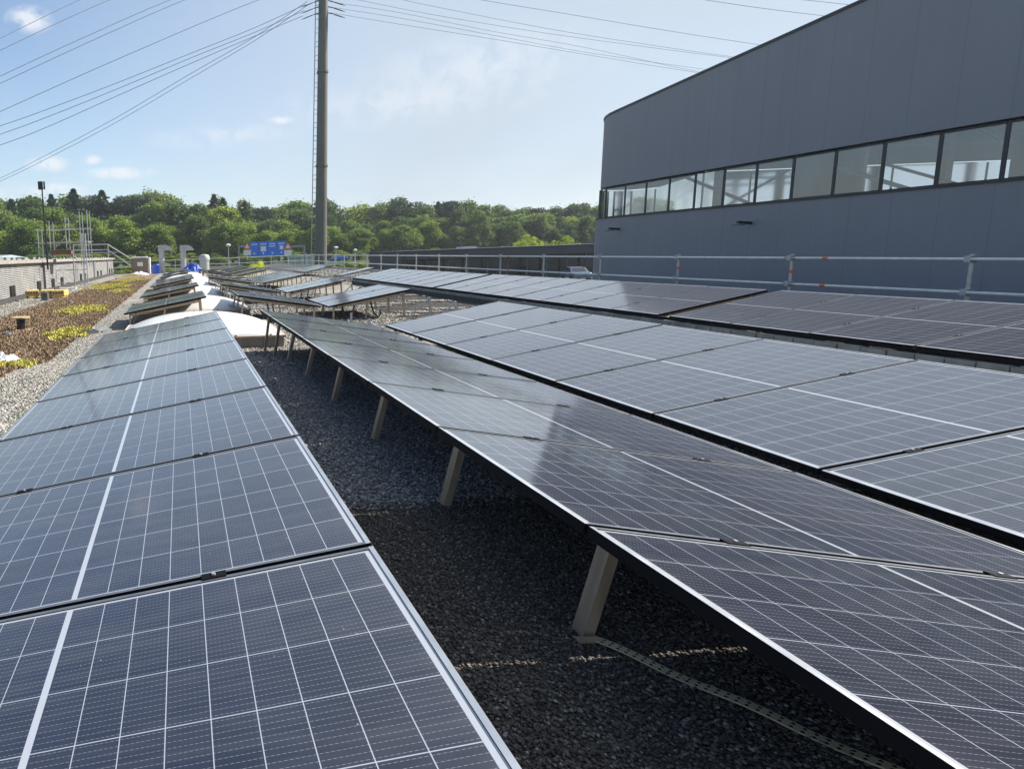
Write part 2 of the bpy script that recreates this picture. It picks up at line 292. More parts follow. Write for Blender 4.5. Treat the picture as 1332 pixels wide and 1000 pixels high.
# ------------------------------------------------------------------ mesh helpers
class MB:
    def __init__(s): s.v = []; s.f = []; s.m = []
    def add(s, vs, fs, mi=0):
        o = len(s.v); s.v += [tuple(x) for x in vs]; s.f += [tuple(i+o for i in f) for f in fs]; s.m += [mi]*len(fs); return s
    def box(s, x0, x1, y0, y1, z0, z1, mi=0, top=None):
        vs = [(x0, y0, z0), (x1, y0, z0), (x1, y1, z0), (x0, y1, z0), (x0, y0, z1), (x1, y0, z1), (x1, y1, z1), (x0, y1, z1)]
        fs = [(0, 3, 2, 1), (4, 5, 6, 7), (0, 1, 5, 4), (1, 2, 6, 5), (2, 3, 7, 6), (3, 0, 4, 7)]
        s.add(vs, fs, mi)
        if top is not None: s.m[-5] = top
        return s
    def beam(s, a, b, w, h, mi=0, up=(0, 0, 1)):
        """rectangular bar from a to b, w across, h along the up direction"""
        a = Vector(a); b = Vector(b); d = (b-a).normalized(); up = Vector(up)
        if abs(d.dot(up)) > .97: up = Vector((0, 1, 0))
        x = d.cross(up).normalized()*(w/2); y = x.cross(d).normalized()*(h/2)
        vs = [a-x-y, a+x-y, a+x+y, a-x+y, b-x-y, b+x-y, b+x+y, b-x+y]
        return s.add(vs, [(0, 1, 2, 3), (7, 6, 5, 4), (0, 4, 5, 1), (1, 5, 6, 2), (2, 6, 7, 3), (3, 7, 4, 0)], mi)
    def tube(s, pts, r, n=8, mi=0, cap=True):
        pts = [Vector(p) for p in pts]; rs = r if isinstance(r, (list, tuple)) else [r]*len(pts)
        vs = []; fs = []; ref = None
        for i, p in enumerate(pts):
            d = (pts[min(i+1, len(pts)-1)]-pts[max(i-1, 0)]).normalized()
            if ref is None: ref = Vector((0, 0, 1)) if abs(d.z) < .9 else Vector((1, 0, 0))
            x = d.cross(ref).normalized(); y = x.cross(d).normalized(); ref = y
            for k in range(n):
                a = 2*pi*k/n; vs.append(p+x*(cos(a)*rs[i])+y*(sin(a)*rs[i]))
        for i in range(len(pts)-1):
            for k in range(n):
                k2 = (k+1) % n; fs.append((i*n+k, i*n+k2, (i+1)*n+k2, (i+1)*n+k))
        if cap: fs.append(tuple(range(n))[::-1]); fs.append(tuple((len(pts)-1)*n+k for k in range(n)))
        return s.add(vs, fs, mi)
    def lathe(s, c, prof, n=20, mi=0):
        """prof: list of (radius, z)"""
        vs = []; fs = []
        for r, z in prof:
            for k in range(n):
                a = 2*pi*k/n; vs.append((c[0]+r*cos(a), c[1]+r*sin(a), c[2]+z))
        for i in range(len(prof)-1):
            for k in range(n):
                k2 = (k+1) % n; fs.append((i*n+k, i*n+k2, (i+1)*n+k2, (i+1)*n+k))
        fs.append(tuple(range(n))[::-1]); fs.append(tuple((len(prof)-1)*n+k for k in range(n)))
        return s.add(vs, fs, mi)
    def build(s, name, mats, parent=None, smooth=False, loc=None, bevel=0):
        me = bpy.data.meshes.new(name); me.from_pydata(s.v, [], s.f); me.update()
        for m in (mats if isinstance(mats, (list, tuple)) else [mats]): me.materials.append(m)
        me.polygons.foreach_set('material_index', s.m)
        if smooth: me.polygons.foreach_set('use_smooth', [True]*len(me.polygons)); me.set_sharp_from_angle(angle=radians(38))
        o = bpy.data.objects.new(name, me); C.objects.link(o)
        if parent: o.parent = parent
        if loc is not None: o.location = loc
        if bevel:
            bv = o.modifiers.new('bevel', 'BEVEL'); bv.width = bevel; bv.segments = 2; bv.limit_method = 'ANGLE'
        return o
def tag(o, label, cat, group=None):
    o['label'] = label; o['category'] = cat
    if group: o['group'] = group
    return o
def thing(name, label, cat, loc=(0, 0, 0), rot=(0, 0, 0), group=None):
    o = bpy.data.objects.new(name, None); C.objects.link(o); o.location = loc; o.rotation_euler = rot; o.empty_display_size = .1
    return tag(o, label, cat, group)
def kids(o): return [c for c in bpy.data.objects if c.parent == o]
CH = {}
def copy_tree(o, parent=None):
    c = o.copy(); C.objects.link(c)
    if parent: c.parent = parent
    if o.name not in CH: CH[o.name] = kids(o)
    for ch in CH[o.name]: copy_tree(ch, c)
    return c
def struct(o): o['kind'] = 'structure'; return o
_u = ['first', 'second', 'third', 'fourth', 'fifth', 'sixth', 'seventh', 'eighth', 'ninth']
ORD = _u + ['tenth', 'eleventh', 'twelfth', 'thirteenth', 'fourteenth', 'fifteenth', 'sixteenth', 'seventeenth', 'eighteenth', 'nineteenth']
for _t, _e in (('twent', 'twenty'), ('thirt', 'thirty'), ('fort', 'forty'), ('fift', 'fifty'), ('sixt', 'sixty'), ('sevent', 'seventy')): ORD += [_t+'ieth'] + [_e+'-'+q for q in _u]
def smooth(a, b, x):
    t = min(1, max(0, (x-a)/(b-a))); return t*t*(3-2*t)
def GZ(y, x=0): return .235*(1-smooth(6.9, 10.0, y))*(1-smooth(4.5, 5.6, x))       # roof surface height

# ------------------------------------------------------------------ setting: terrain, roof
def grid_sheet(name, x0, x1, y0, y1, nx, ny, zf, mat, edge=None):
    vs = []; fs = []
    for j in range(ny+1):
        for i in range(nx+1):
            x = x0+(x1-x0)*i/nx; y = y0+(y1-y0)*j/ny
            if edge and (i in (0, nx) or j in (0, ny)): dx, dy = edge(x, y); x += dx; y += dy
            vs.append((x, y, zf(x, y)))
    for j in range(ny):
        for i in range(nx):
            a = j*(nx+1)+i; fs.append((a, a+1, a+nx+2, a+nx+1))
    mb = MB(); mb.add(vs, fs); return struct(mb.build(name, mat, smooth=True))
GR = -2.75
def terr(x, y): return GR + 1.6*smooth(72, 150, y) + (2.0*smooth(220, 700, y))
grid_sheet('ground', -600, 900, -200, 2000, 60, 110, terr, M['grass_ground'])
grid_sheet('road', -80, 120, 142, 160, 20, 4, lambda x, y: terr(x, y)+.03, M['asphalt'])
grid_sheet('parking_lot', 12.9, 70, 40, 79.5, 20, 20, lambda x, y: terr(x, y)+.02, M['asphalt'])
RX0, RX1, RY0, RY1 = -22.0, 12.5, -6.0, 65.0
roof = grid_sheet('flat_roof', RX0, RX1, RY0, RY1, 140, 284, lambda x, y: GZ(y, x), M['gravel'])
mb = MB()   # building body under the roof
mb.box(RX0+.01, RX1-.01, RY0+.01, RY1-.01, GR-1, -.03)
struct(mb.build('roof_substructure', M['rooffelt']))
mb = MB(); mb.box(RX1, RX1+.3, RY0, RY1+.3, GR-1, .12); mb.box(RX0, RX1, RY1, RY1+.3, GR-1, .1)
tag(mb.build('roof_edge_upstand', M['bitumen']), 'low dark upstand running along the roof edge below the guard rail', 'parapet')
def wob(s): return lambda x, y: (.05*sin(9*y+s)+.03*sin(23*y), .03*sin(5*x+s)+.02*sin(13*x+1))
grid_sheet('dark_gravel_bed', .2, 3.6, 2.85, 7.15, 20, 30, lambda x, y: GZ(y)+.004, M['gravel_dark'], wob(1))  # bed whose colour stands for the shade in the row gap
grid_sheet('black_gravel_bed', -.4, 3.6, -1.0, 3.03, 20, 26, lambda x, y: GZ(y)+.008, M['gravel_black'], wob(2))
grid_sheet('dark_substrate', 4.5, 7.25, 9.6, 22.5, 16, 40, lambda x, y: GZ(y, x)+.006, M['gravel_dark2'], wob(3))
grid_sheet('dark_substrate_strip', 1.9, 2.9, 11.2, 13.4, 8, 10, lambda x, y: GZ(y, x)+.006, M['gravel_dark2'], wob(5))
grid_sheet('sedum_bed', -4.75, -2.05, -2, 60, 18, 300, lambda x, y: GZ(y)+.02+.012*sin(3*x)*sin(2.3*y), M['sedum_mat'], lambda x, y: (.12*sin(2.3*y+x)+.08*sin(6.1*y), 0))

def scatter(name, n, xf, size, mat, flat=.6, lift=.3, leaf=False):
    """many small stones (or leaf blades) as one mesh"""
    P = xf(n); n = len(P)
    s = size*(.5+rng.random(n)*.9)
    if leaf:
        base = np.array([[-.5, 0, 0], [.5, 0, 0], [.25, 0, 1.2], [-.25, 0, 1.2]]); fc = np.array([[0, 1, 2, 3]])
    else:
        base = np.array([[.55, 0, 0], [0, .5, 0], [-.5, 0, 0], [0, -.55, 0], [0, 0, .5], [0, 0, -.5]])
        fc = np.array([[0, 1, 4], [1, 2, 4], [2, 3, 4], [3, 0, 4], [1, 0, 5], [2, 1, 5], [3, 2, 5], [0, 3, 5]])
    k = len(base); V = np.repeat(base[None], n, 0)*(1+ (rng.random((n, k, 3))-.5)*.7)
    if not leaf: V[:, :, 2] *= flat
    a = rng.random(n)*2*pi; ti = (rng.random(n)-.5)*(1.6 if leaf else .9)
    x, y, z = V[:, :, 0].copy(), V[:, :, 1].copy(), V[:, :, 2].copy()
    y2 = y*np.cos(ti)[:, None]-z*np.sin(ti)[:, None]; z2 = y*np.sin(ti)[:, None]+z*np.cos(ti)[:, None]
    x3 = x*np.cos(a)[:, None]-y2*np.sin(a)[:, None]; y3 = x*np.sin(a)[:, None]+y2*np.cos(a)[:, None]
    V = np.stack([x3, y3, z2], 2)*s[:, None, None] + P[:, None, :]
    V[:, :, 2] += (s*lift)[:, None]
    Fc = (fc[None]+(np.arange(n)*k)[:, None, None]).reshape(-1, fc.shape[1])
    me = bpy.data.meshes.new(name); me.vertices.add(n*k); me.vertices.foreach_set('co', V.reshape(-1).astype(np.float32))
    me.loops.add(Fc.size); me.loops.foreach_set('vertex_index', Fc.reshape(-1).astype(np.int32))
    me.polygons.add(len(Fc)); me.polygons.foreach_set('loop_start', (np.arange(len(Fc))*fc.shape[1]).astype(np.int32))
    me.update(calc_edges=True); me.validate(); me.materials.append(mat)
    o = bpy.data.objects.new(name, me); C.objects.link(o); o['kind'] = 'stuff'; return o
GZv = np.vectorize(GZ)
def rect(x0, x1, y0, y1, z=.0, power=1.0):
    def f(n):
        x = x0+(x1-x0)*rng.random(n); y = y0+(y1-y0)*rng.random(n)**power
        return np.stack([x, y, GZv(y)+z], 1)
    return f
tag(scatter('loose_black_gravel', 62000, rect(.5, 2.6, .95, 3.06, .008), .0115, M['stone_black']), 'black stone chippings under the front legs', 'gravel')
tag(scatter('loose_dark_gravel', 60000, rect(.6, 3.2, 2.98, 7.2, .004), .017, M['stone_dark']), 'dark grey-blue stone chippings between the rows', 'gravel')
tag(scatter('loose_pale_gravel', 26000, rect(.4, 3.5, 7.1, 10.6), .032, M['stone']), 'pale stone gravel lying round the first dome light', 'gravel')
tag(scatter('loose_edge_gravel', 95000, rect(-2.3, -1.0, 4.0, 22, 0, 1.5), .029, M['stone']), 'pale loose gravel strip beside the sedum bed', 'gravel')
tag(scatter('loose_wall_gravel', 30000, rect(-6.3, -4.6, 13, 42, 0, 1.3), .05, M['stone']), 'pale loose gravel along the foot of the clad wall', 'gravel')
def streaks(n):
    P = rect(4.5, 7.2, 9.8, 22.4, .006)(n*4); k = np.sin(P[:, 1]*2.6+np.sin(P[:, 0]*1.7)*1.3)+.5*np.sin(P[:, 1]*7+P[:, 0]*3) > .75
    return P[k][:n]
tag(scatter('loose_streak_gravel', 9000, streaks, .05, M['stone']), 'pale gravel streaks on the dark substrate between the right and far right rows', 'gravel')
tag(scatter('loose_far_gravel', 30000, rect(1.3, 4.6, 10.4, 30, 0, 1.5), .045, M['stone']), 'pale loose gravel under the far panel frames', 'gravel')
tag(scatter('sedum_growth', 110000, rect(-4.85, -1.95, 4.5, 45, .02, 1.7), .026, M['sedum_red'], leaf=True, lift=0), 'red-brown dry sedum growing in a long bed', 'sedum')
def blobs(cs):
    def f(n):
        out = []
        for (x, y, rx, ry) in cs:
            k = int(n*rx*ry/sum(c[2]*c[3] for c in cs)); a = rng.random(k)*2*pi; r = np.sqrt(rng.random(k))*(1+.25*np.sin(a*5+x)+.15*np.sin(a*11))
            X = x+rx*r*np.cos(a); Y = y+ry*r*np.sin(a); out.append(np.stack([X, Y, GZv(Y)+.03+.05*(1-np.minimum(r, 1)**2)*rng.random(k)], 1))
        return np.concatenate(out)
    return f
ylw = []
for (px, py, rx, ry) in [(88, 432, .40, 1.0), (108, 402, .66, 1.5), (140, 372, 1.05, 3.0), (170, 364, .9, 3.6), (156, 378, .5, 1.3), (176, 357, .6, 2.2), (10, 490, .28, .4), (30, 478, .12, .2)]:
    p = atZ(px, py, GZ(9)); ylw.append((p.x, p.y, rx, ry))
tag(scatter('yellow_sedum_flowers', 75000, blobs(ylw), .034, M['sedum_yellow'], leaf=True, lift=0), 'yellow flowering sedum clumps in the brown bed', 'sedum')

# ------------------------------------------------------------------ solar panels
PW, PH, PITCH, TILT = 1.722, 1.134, 1.154, radians(9.61)
def make_panel():
    root = thing('solar_panel', 'solar panel', 'solar panel')
    mb = MB(); hw, hh, lip, dz = PW/2, PH/2, .0135, .035
    mb.box(-hw, -hw+lip, -hh, hh, -dz, 0, 0, 1); mb.box(hw-lip, hw, -hh, hh, -dz, 0, 0, 1)
    mb.box(-hw+lip, hw-lip, -hh, -hh+lip, -dz, -.0002, 0, 2); mb.box(-hw+lip, hw-lip, hh-lip, hh, -dz, -.0002, 0, 2)
    mb.build('frame', [M['frame_dark'], M['alu'], M['lip_dark']], root)  # pale long lips put sky glare into the colour of a black frame
    g = MB(); a, b_ = hw-lip, hh-lip; g.add([(-a, -b_, -.003), (a, -b_, -.003), (a, b_, -.003), (-a, b_, -.003), (-a, -b_, -.009), (a, -b_, -.009), (a, b_, -.009), (-a, b_, -.009)], [(0, 1, 2, 3), (7, 6, 5, 4)])
    g.m[1] = 1
    go = g.build('cell_sheet', [M['cells'], M['frame_dark']], root)
    uv = go.data.uv_layers.new(name='UVMap')
    for lp in go.data.loops: co = go.data.vertices[lp.vertex_index].co; uv.data[lp.index].uv = (co.x, co.y)
    for sx in (-.41, .41):
        c = MB(); c.box(sx-.035, sx+.035, hh-.006, hh+.026, -.002, .0035); c.box(sx-.035, sx+.035, hh+.004, hh+.016, -.03, -.002)
        c.lathe((sx, hh+.01, .0035), [(.006, 0), (.006, .005)], 6, 1)
        c.build('clamp', [M['frame_dark'], M['galv']], root)
    return root
proto_panel = make_panel(); used = [False]
def place_panel(x, y, z, rot, label, group):
    o = proto_panel if not used[0] else copy_tree(proto_panel); used[0] = True
    o.location = (x, y, z); o.rotation_euler = rot; o['label'] = label; o['group'] = group; return o
# rows: name, x of low/high edge, top heights, sign (+1 rises to the right)
ROWS = {'left': (-1.192, -1.1006, 1), 'middle': (1.1667, -.8252, -1), 'right': (3.0549, -1.1308, 1), 'far right': (7.4316, -1.1585, 1)}
DT = {'far right': radians(1.2)}
GRP = {'left': 'solar panels of the left row', 'middle': 'solar panels of the middle row', 'right': 'solar panels of the right row', 'far right': 'solar panels of the far right row'}
def xz(row, u):
    x0, z0, s = ROWS[row]; return x0+u*PW*cos(TILT), z0+CZ+s*u*PW*sin(TILT)
def support(row, ya, yb, panels=True, seams=None):
    """the mounting frame of one block of panels: legs, sloping beams, long rails"""
pass
PLAN = {'left': [(.610, 8, 'front block'), (13.62, 2, 'block over the second dome light'), (19.1, 2, 'block over the third dome light'), (25.6, 5, 'block over the fourth dome light'), (36.5, 2, 'block seventh dome light'), (42.0, 3, 'last block')],
        'middle': [(.704, 8, 'front block'), (13.75, 2, 'second block'), (19.25, 2, 'third block'), (25.7, 4, 'fourth block'), (36.5, 2, 'fifth block'), (42.0, 3, 'sixth block')],
        'right': [(.779, 8, 'front block'), (13.85, 2, 'second block'), (19.3, 2, 'third block'), (25.8, 5, 'fourth block'), (36.5, 2, 'fifth block'), (41.2, 2, 'sixth block'), (45.6, 2, 'seventh block'), (50.0, 3, 'eighth block')],
        'far right': [(.90, 8, 'front block'), (10.36, 8, 'second block'), (19.80, 8, 'third block'), (31.6, 1, 'lone panel'), (40, 4, 'fourth block')]}
BLK = {'front block': 'nearest block', 'block over the second dome light': 'block over the second dome', 'block over the third dome light': 'block over the third dome', 'block over the fourth dome light': 'block over the fourth dome', 'block seventh dome light': 'fifth block', 'last block': 'sixth block'}
for row, blocks in PLAN.items():
    s = ROWS[row][2]; xc, zc = xz(row, .5)
    for (y0, n, nm) in blocks:
        nb = BLK.get(nm, nm).replace('front block', 'nearest block')
        for k in range(n):
            yc = y0+PITCH*(k+.5)
            pos = 'only panel' if n == 1 else ('nearest panel' if k == 0 else ('farthest panel' if k == n-1 else ORD[k]+' panel from the front'))
            place_panel(xc, yc, zc+random.uniform(-.0015, .0015), (random.uniform(-.001, .001), -s*TILT-DT.get(row, 0)+random.uniform(-.002, .002), 0),
                        '%s in the %s of the %s row' % (pos, nb, row), GRP[row])
        # mounting frame
        t = thing('mounting_frame', 'aluminium mounting frame under the %s of the %s row' % (nb, row), 'mounting frame', (0, y0, 0), group='frames carrying the solar panels')
        ulo, uhi = (.06, .055) if s > 0 else (.94, .055)
        nleg = n+1
        for k in range(nleg):
            y = y0+k*PITCH; yl = k*PITCH+(.06 if (row == 'middle' and k == 1) else .002)
            if k == 0: yl += .12
            if k == n: yl -= .12
            g = GZ(y, 0 if row != 'far right' else 9)
            # high leg leaning outwards
            uh = .93 if s > 0 else .07
            xh, zh = xz(row, uh); zh -= .045
            foot = xh+(.03 if s > 0 else -.08)
            lb = MB(); lb.beam((foot, yl, g-.01), (xh, yl, zh), .034, .058, up=(0, 1, 0)); 
            lb.build('leg', M['beige_alu'], t)
            um = .5; xm, zm = xz(row, um); zm -= .045
            if nm != 'front block':
                lb = MB(); lb.beam((xm+(.06 if s < 0 else -.06), yl, g+.004), (xm, yl, zm), .034, .05, up=(0, 1, 0)); lb.build('leg', M['beige_alu'], t)
            ul = .07 if s > 0 else .93
            xl, zl = xz(row, ul); zl -= .045
            lb = MB(); lb.beam((xl, yl, g+.004), (xl, yl, zl), .034, .05, up=(0, 1, 0)); lb.build('leg', M['beige_alu'], t)
            bm = MB(); bm.beam((xl, yl, zl-.03), (xh, yl, zh-.03), .04, .05); bm.build('cross_beam', M['beige_alu'], t)
        for u in (.12, .88):
            x, z = xz(row, u); bm = MB(); bm.beam((x, .02, z-.058), (x, n*PITCH-.02, z-.058), .04, .04); bm.build('rail', M['beige_alu'], t)

# bare frames still waiting for panels, between the blocks
def bare(row, ys, label):
    t = thing('bare_frame', label, 'mounting frame', (0, ys[0], 0), group='bare frames without panels')
    s = ROWS[row][2]
    for y in ys:
        g = GZ(y); yl = y-ys[0]
        xh, zh = xz(row, .93 if s > 0 else .07); xl, zl = xz(row, .07 if s > 0 else .93); zh -= .06; zl -= .06
        a = MB(); a.beam((xh+.06*s, yl, g+.004), (xh, yl, zh), .034, .05, up=(0, 1, 0)); a.build('leg', M['galv'], t)
        a = MB(); a.beam((xl, yl, g+.004), (xl, yl, zl), .034, .05, up=(0, 1, 0)); a.build('leg', M['galv'], t)
        a = MB(); a.beam((xl, yl, g+.03), (xh+.06*s, yl, g+.03), .04, .04); a.build('base_rail', M['galv'], t)
        if row != 'far right':
            a = MB(); a.beam((xh-.5*s, yl, g+.05), (xh, yl, zh-.02), .02, .03, up=(0, 1, 0)); a.build('brace', M['galv'], t)
        else:
            a = MB(); a.beam((xl, yl, zl), (xh, yl, zh), .04, .04); a.build('cross_beam', M['galv'], t)
    if row == 'far right':
        for u in (.12, .5, .88):
            x, z = xz(row, u); a = MB(); a.beam((x, 0, z-.04), (x, ys[-1]-ys[0], z-.04), .04, .04); a.build('rail', M['galv'], t)
    return t
bare('right', [11.3, 12.5], 'bare steel posts and braces standing just behind the nearest block of the right row')
bare('right', [17.3, 18.2], 'bare steel posts between the second and third blocks of the right row')
bare('right', [22.6, 23.8, 24.9], 'bare steel posts between the third and fourth blocks of the right row')
bare('middle', [17.4, 18.5], 'bare steel posts between the second and third blocks of the middle row')
bare('middle', [23.0, 24.4], 'bare steel posts between the third and fourth blocks of the middle row')
bare('far right', [29.2, 30.3, 31.4], 'bare frame just before the lone panel of the far right row')
bare('far right', [33.0+1.15*k for k in range(6)], 'bare frame just past the lone panel of the far right row')
bare('far right', [45.2+1.15*k for k in range(16)], 'long bare frame at the far end of the far right row')

# kerb of paving blocks along the low edge of the far right row
t = thing('paving_block_kerb', 'line of pale grey paving blocks under the low edge of the far right row', 'kerb', (7.13, 0, 0))
a = MB(); a.box(.25, .50, 1.2, 29, -.02, .139); a.build('bedding', M['bitumen'], t)
a = MB(); a.box(.29, .33, 1.2, 29, .209, .252); a.build('edge_beam', M['frame_dark'], t)
y = 1.25; nblk = 0; st = MB()
while y < 28.9:
    l = random.choice([.26, .26, .27, .12, .13])
    if nblk < 100:
        o_ = random.uniform(-.008, .008); a = MB(); a.box(.23+o_, .34+o_, y, y+l-.014, .1395, .203+random.uniform(-.004, .004)); a.build('paving_block', M['concrete'], t, bevel=.004)
    else: st.box(.23, .34, y, y+l-.014, .1395, .203)
    y += l; nblk += 1
if st.v: st.build('paving_block', M['concrete'], t)['kind'] = 'stuff'

# ------------------------------------------------------------------ dome lights
def make_dome():
    root = thing('dome_skylight', 'dome', 'skylight')
    hx, hy = 1.28, 1.22
    a = MB()
    for (x0, x1, y0, y1) in ((-hx, hx, -hy, -hy+.1), (-hx, hx, hy-.1, hy), (-hx, -hx+.1, -hy+.1, hy-.1), (hx-.1, hx, -hy+.1, hy-.1)): a.box(x0, x1, y0, y1, -.02, .17)
    a.build('curb', M['curb'], root)
    a = MB(); l = .03
    for (x0, x1, y0, y1) in ((-hx-l, hx+l, -hy-l, -hy+.08), (-hx-l, hx+l, hy-.08, hy+l), (-hx-l, -hx+.08, -hy+.08, hy-.08), (hx-.08, hx+l, -hy+.08, hy-.08)): a.box(x0, x1, y0, y1, .171, .20)
    a.build('rim', M['curb_lip'], root)
    n = 36; vs = []; fs = []
    for j in range(n+1):
        for i in range(n+1):
            u = 2*i/n-1; v = 2*j/n-1
            u = sin(u*pi/2); v = sin(v*pi/2)
            h = .30*((1-abs(u)**2.2)**.80)*((1-abs(v)**2.4)**.70)
            vs.append((u*(hx-.02), v*(hy-.02), .2+h))
    for j in range(n):
        for i in range(n): k = j*(n+1)+i; fs.append((k, k+1, k+n+2, k+n+1))
    a = MB(); a.add(vs, fs); a.build('acrylic_dome', M['acrylic'], root, smooth=True)
    a = MB()
    for i in range(5):
        for sy in (-1, 1): a.lathe((-hx+.2+i*(2*hx-.4)/4, sy*(hy-.01), .2), [(.022, 0), (.022, .012), (.012, .02)], 8)
    a.build('fixing', M['redwood'], root)
    return root
dome0 = make_dome(); first = True
DL = ['nearest white dome skylight, just behind the left row front block', 'second white dome skylight, behind the nearest one', 'third white dome skylight from the front', 'fourth white dome skylight from the front', 'fifth white dome skylight from the front', 'sixth white dome skylight from the front', 'farthest white dome skylight, near the far guard rail']
for k in range(7):
    o = dome0 if k == 0 else copy_tree(dome0)
    o.location = (.28, 10.25+1.22+5.05*k, 0.0); o['label'] = DL[k]; o['group'] = 'white dome skylights in a line'

# ------------------------------------------------------------------ guard rail
RAILX = 12.1
def rz(y): return CZ-.495+(y-9.7)*.0036, CZ-1.0+(y-9.7)*.0034
t = thing('scaffold_guard_rail', 'galvanised tube guard rail with two bars beside the dark hall', 'guard rail', (RAILX, 0, 0))
ys = [65-3.035*k for k in range(21)]
ys = [y-.0 for y in ys]
p1 = atX(1265, 337, RAILX).y
ys = [p1+3.035*k for k in range(-3, 19) if p1+3.035*k < 65.2]
for i, y in enumerate(ys):
    zt, zl = rz(y); a = MB(); a.tube([(0, y, -.02), (0, y, zt+.06)], .03, 10); a.tube([(0, y, zt+.06), (0, y, zt+.075)], .034, 10)
    p = a.build('post', M['galv'], t, smooth=True)
    for zz in (zt, zl):
        b_ = MB(); b_.box(-.085, .03, y-.045, y+.045, zz-.05, zz+.05); b_.lathe((-.06, y+.06, zz-.02), [(.014, 0), (.014, .06)], 6); b_.build('coupler', M['galv'], p, bevel=.008)
    if i in (4, 5):
        b_ = MB(); b_.tube([(0, y, zl+.21), (0, y, zl+.27)], .036, 10); b_.build('tape_band', M['orange'], p)
for j in (0, 1):
    k = 0
    while k < len(ys)-1:
        y0_, y1_ = ys[k]-.15, ys[min(k+2, len(ys)-1)]+.1
        z0_, z1_ = rz(y0_)[j], rz(y1_)[j]; off = -.06-.0*(k % 4)
        a = MB(); a.tube([(off, y0_, z0_), (off, y1_, z1_)], .0242, 10); bb = a.build('bar', M['bar'], t, smooth=True)
        if k % 4 == 2:
            c_ = MB(); yy = y1_-.9; c_.tube([(off, yy, rz(yy)[j]), (off, yy+.1, rz(yy+.1)[j])], .027, 10); c_.build('tape_band', M['orange'], bb)
        k += 2
t = thing('far_guard_rail', 'galvanised tube guard rail across the far end of the roof', 'guard rail', (0, 64.7, 0))
z1_, z2_ = rz(64.7)
x = RAILX-.3
while x > -8.4:
    a = MB(); a.tube([(x, 0, -.02), (x, 0, z1_+.06)], .03, 8); a.build('post', M['galv'], t, smooth=True); x -= 3.07
for z_ in (z1_, z2_):
    a = MB(); a.tube([(RAILX-.2, -.06, z_), (-8.6, -.06, z_)], .024, 8); a.build('bar', M['bar'], t, smooth=True)

# ------------------------------------------------------------------ dark hall on the right
FS = .033
def FX(y): return 17.5+FS*y
def atF(px, py):
    d = ray(px, py); k = 17.5/(d.x-FS*d.y); return Vector((d.x*k, d.y*k, d.z*k+CZ))
mull = [atF(px, 250).y for px in (1300, 1218.6, 1148.4, 1087.7, 1033.6, 985.6, 944.4, 907.8, 873.7, 842.3, 815.3, 788.7)]
dm = (mull[-1]-mull[0])/11
ztop = sum(atF(*p).z for p in ((1300, 164), (1148, 187), (985, 211), (873, 228), (800, 239)))/5
zbot = sum(atF(*p).z for p in ((1300, 238), (1148, 250), (985, 264), (873, 274), (800, 281)))/5
ra, rb = atF(1130, 0), atF(800, 147)
def ztopf(y): return rb.z+(ra.z-rb.z)*(y-rb.y)/(ra.y-rb.y)
YE = atF(785, 200).y+1.9; RAD = 2.6; YN = -14.0
def plan(off):
    """outline of the visible corner: along the long side, round the corner, along the end"""
    P = []; y = YN
    while y < YE-RAD: P.append((FX(y)-off, y)); y += 1.1
    cx_, cy_ = FX(YE-RAD)+RAD, YE-RAD
    for k in range(0, 10):
        a = pi-(pi/2)*k/9; P.append((cx_+(RAD+off)*cos(a), cy_+(RAD+off)*sin(a)))
    xx = cx_+1.1
    while xx < 46: P.append((xx, YE+off)); xx += 2.2
    P.append((46, YE+off)); return P
def strip(mb, off, th, z0, z1f, mi=0):
    o = plan(off); i_ = plan(off-th); n = len(o); vs = []
    for (a, b) in zip(o, i_):
        z1 = z1f(a[1]) if callable(z1f) else z1f
        zz = z0(a[0]) if callable(z0) else z0
        vs += [(a[0], a[1], zz), (a[0], a[1], z1), (b[0], b[1], z1), (b[0], b[1], zz)]
    fs = []
    for k in range(n-1):
        q = 4*k; r = q+4
        fs += [(q, r, r+1, q+1), (q+1, r+1, r+2, q+2), (q+2, r+2, r+3, q+3), (q+3, r+3, r, q)]
    fs += [(0, 1, 2, 3), (4*n-1, 4*n-2, 4*n-3, 4*n-4)]
    mb.add(vs, fs, mi)
t = thing('industrial_hall', 'tall dark blue-grey hall with a rounded corner and a ribbon of windows', 'building', (0, 0, 0))
a = MB(); strip(a, .12, .4, GR-1, zbot-.05); a.build('lower_wall', M['facade'], t)
a = MB(); strip(a, .0, .3, lambda x: ztop+.03+0.7*smooth(22.0, 22.9, x), ztopf); 
a.box(45.6, 46, YN, YE-.4, ztop+2.41, ztop+2.6); a.build('upper_wall', M['facade'], t)
a = MB(); strip(a, .16, .5, zbot-.049, zbot, 0); a.build('sill_trim', M['mullion'], t)
# roof edge trim
a = MB(); o = plan(.03); i_ = plan(-.3); vs = []; fs = []
for (p, q) in zip(o, i_): z1 = ztopf(p[1])+.002; vs += [(p[0], p[1], z1), (p[0], p[1], z1+.09), (q[0], q[1], z1+.09), (q[0], q[1], z1)]
for k in range(len(o)-1):
    q = 4*k; r = q+4; fs += [(q, r, r+1, q+1), (q+1, r+1, r+2, q+2), (q+2, r+2, r+3, q+3), (q+3, r+3, r, q)]
a.add(vs, fs); a.build('roof_edge', M['mullion'], t)
a = MB()
pl_ = [(FX(YN)+.31, YN), (FX(YE-RAD)+.31, YE-RAD), (FX(YE)+RAD, YE-.31), (46, YE-.31), (46, YN)]
a.add([(x_, y_, ztopf(y_)-.1) for x_, y_ in pl_]+[(x_, y_, ztop+2.4) for x_, y_ in pl_], [(0, 4, 3, 2, 1), (5, 6, 7, 8, 9)])
a.build('roof_and_ceiling', M['interior'], t)
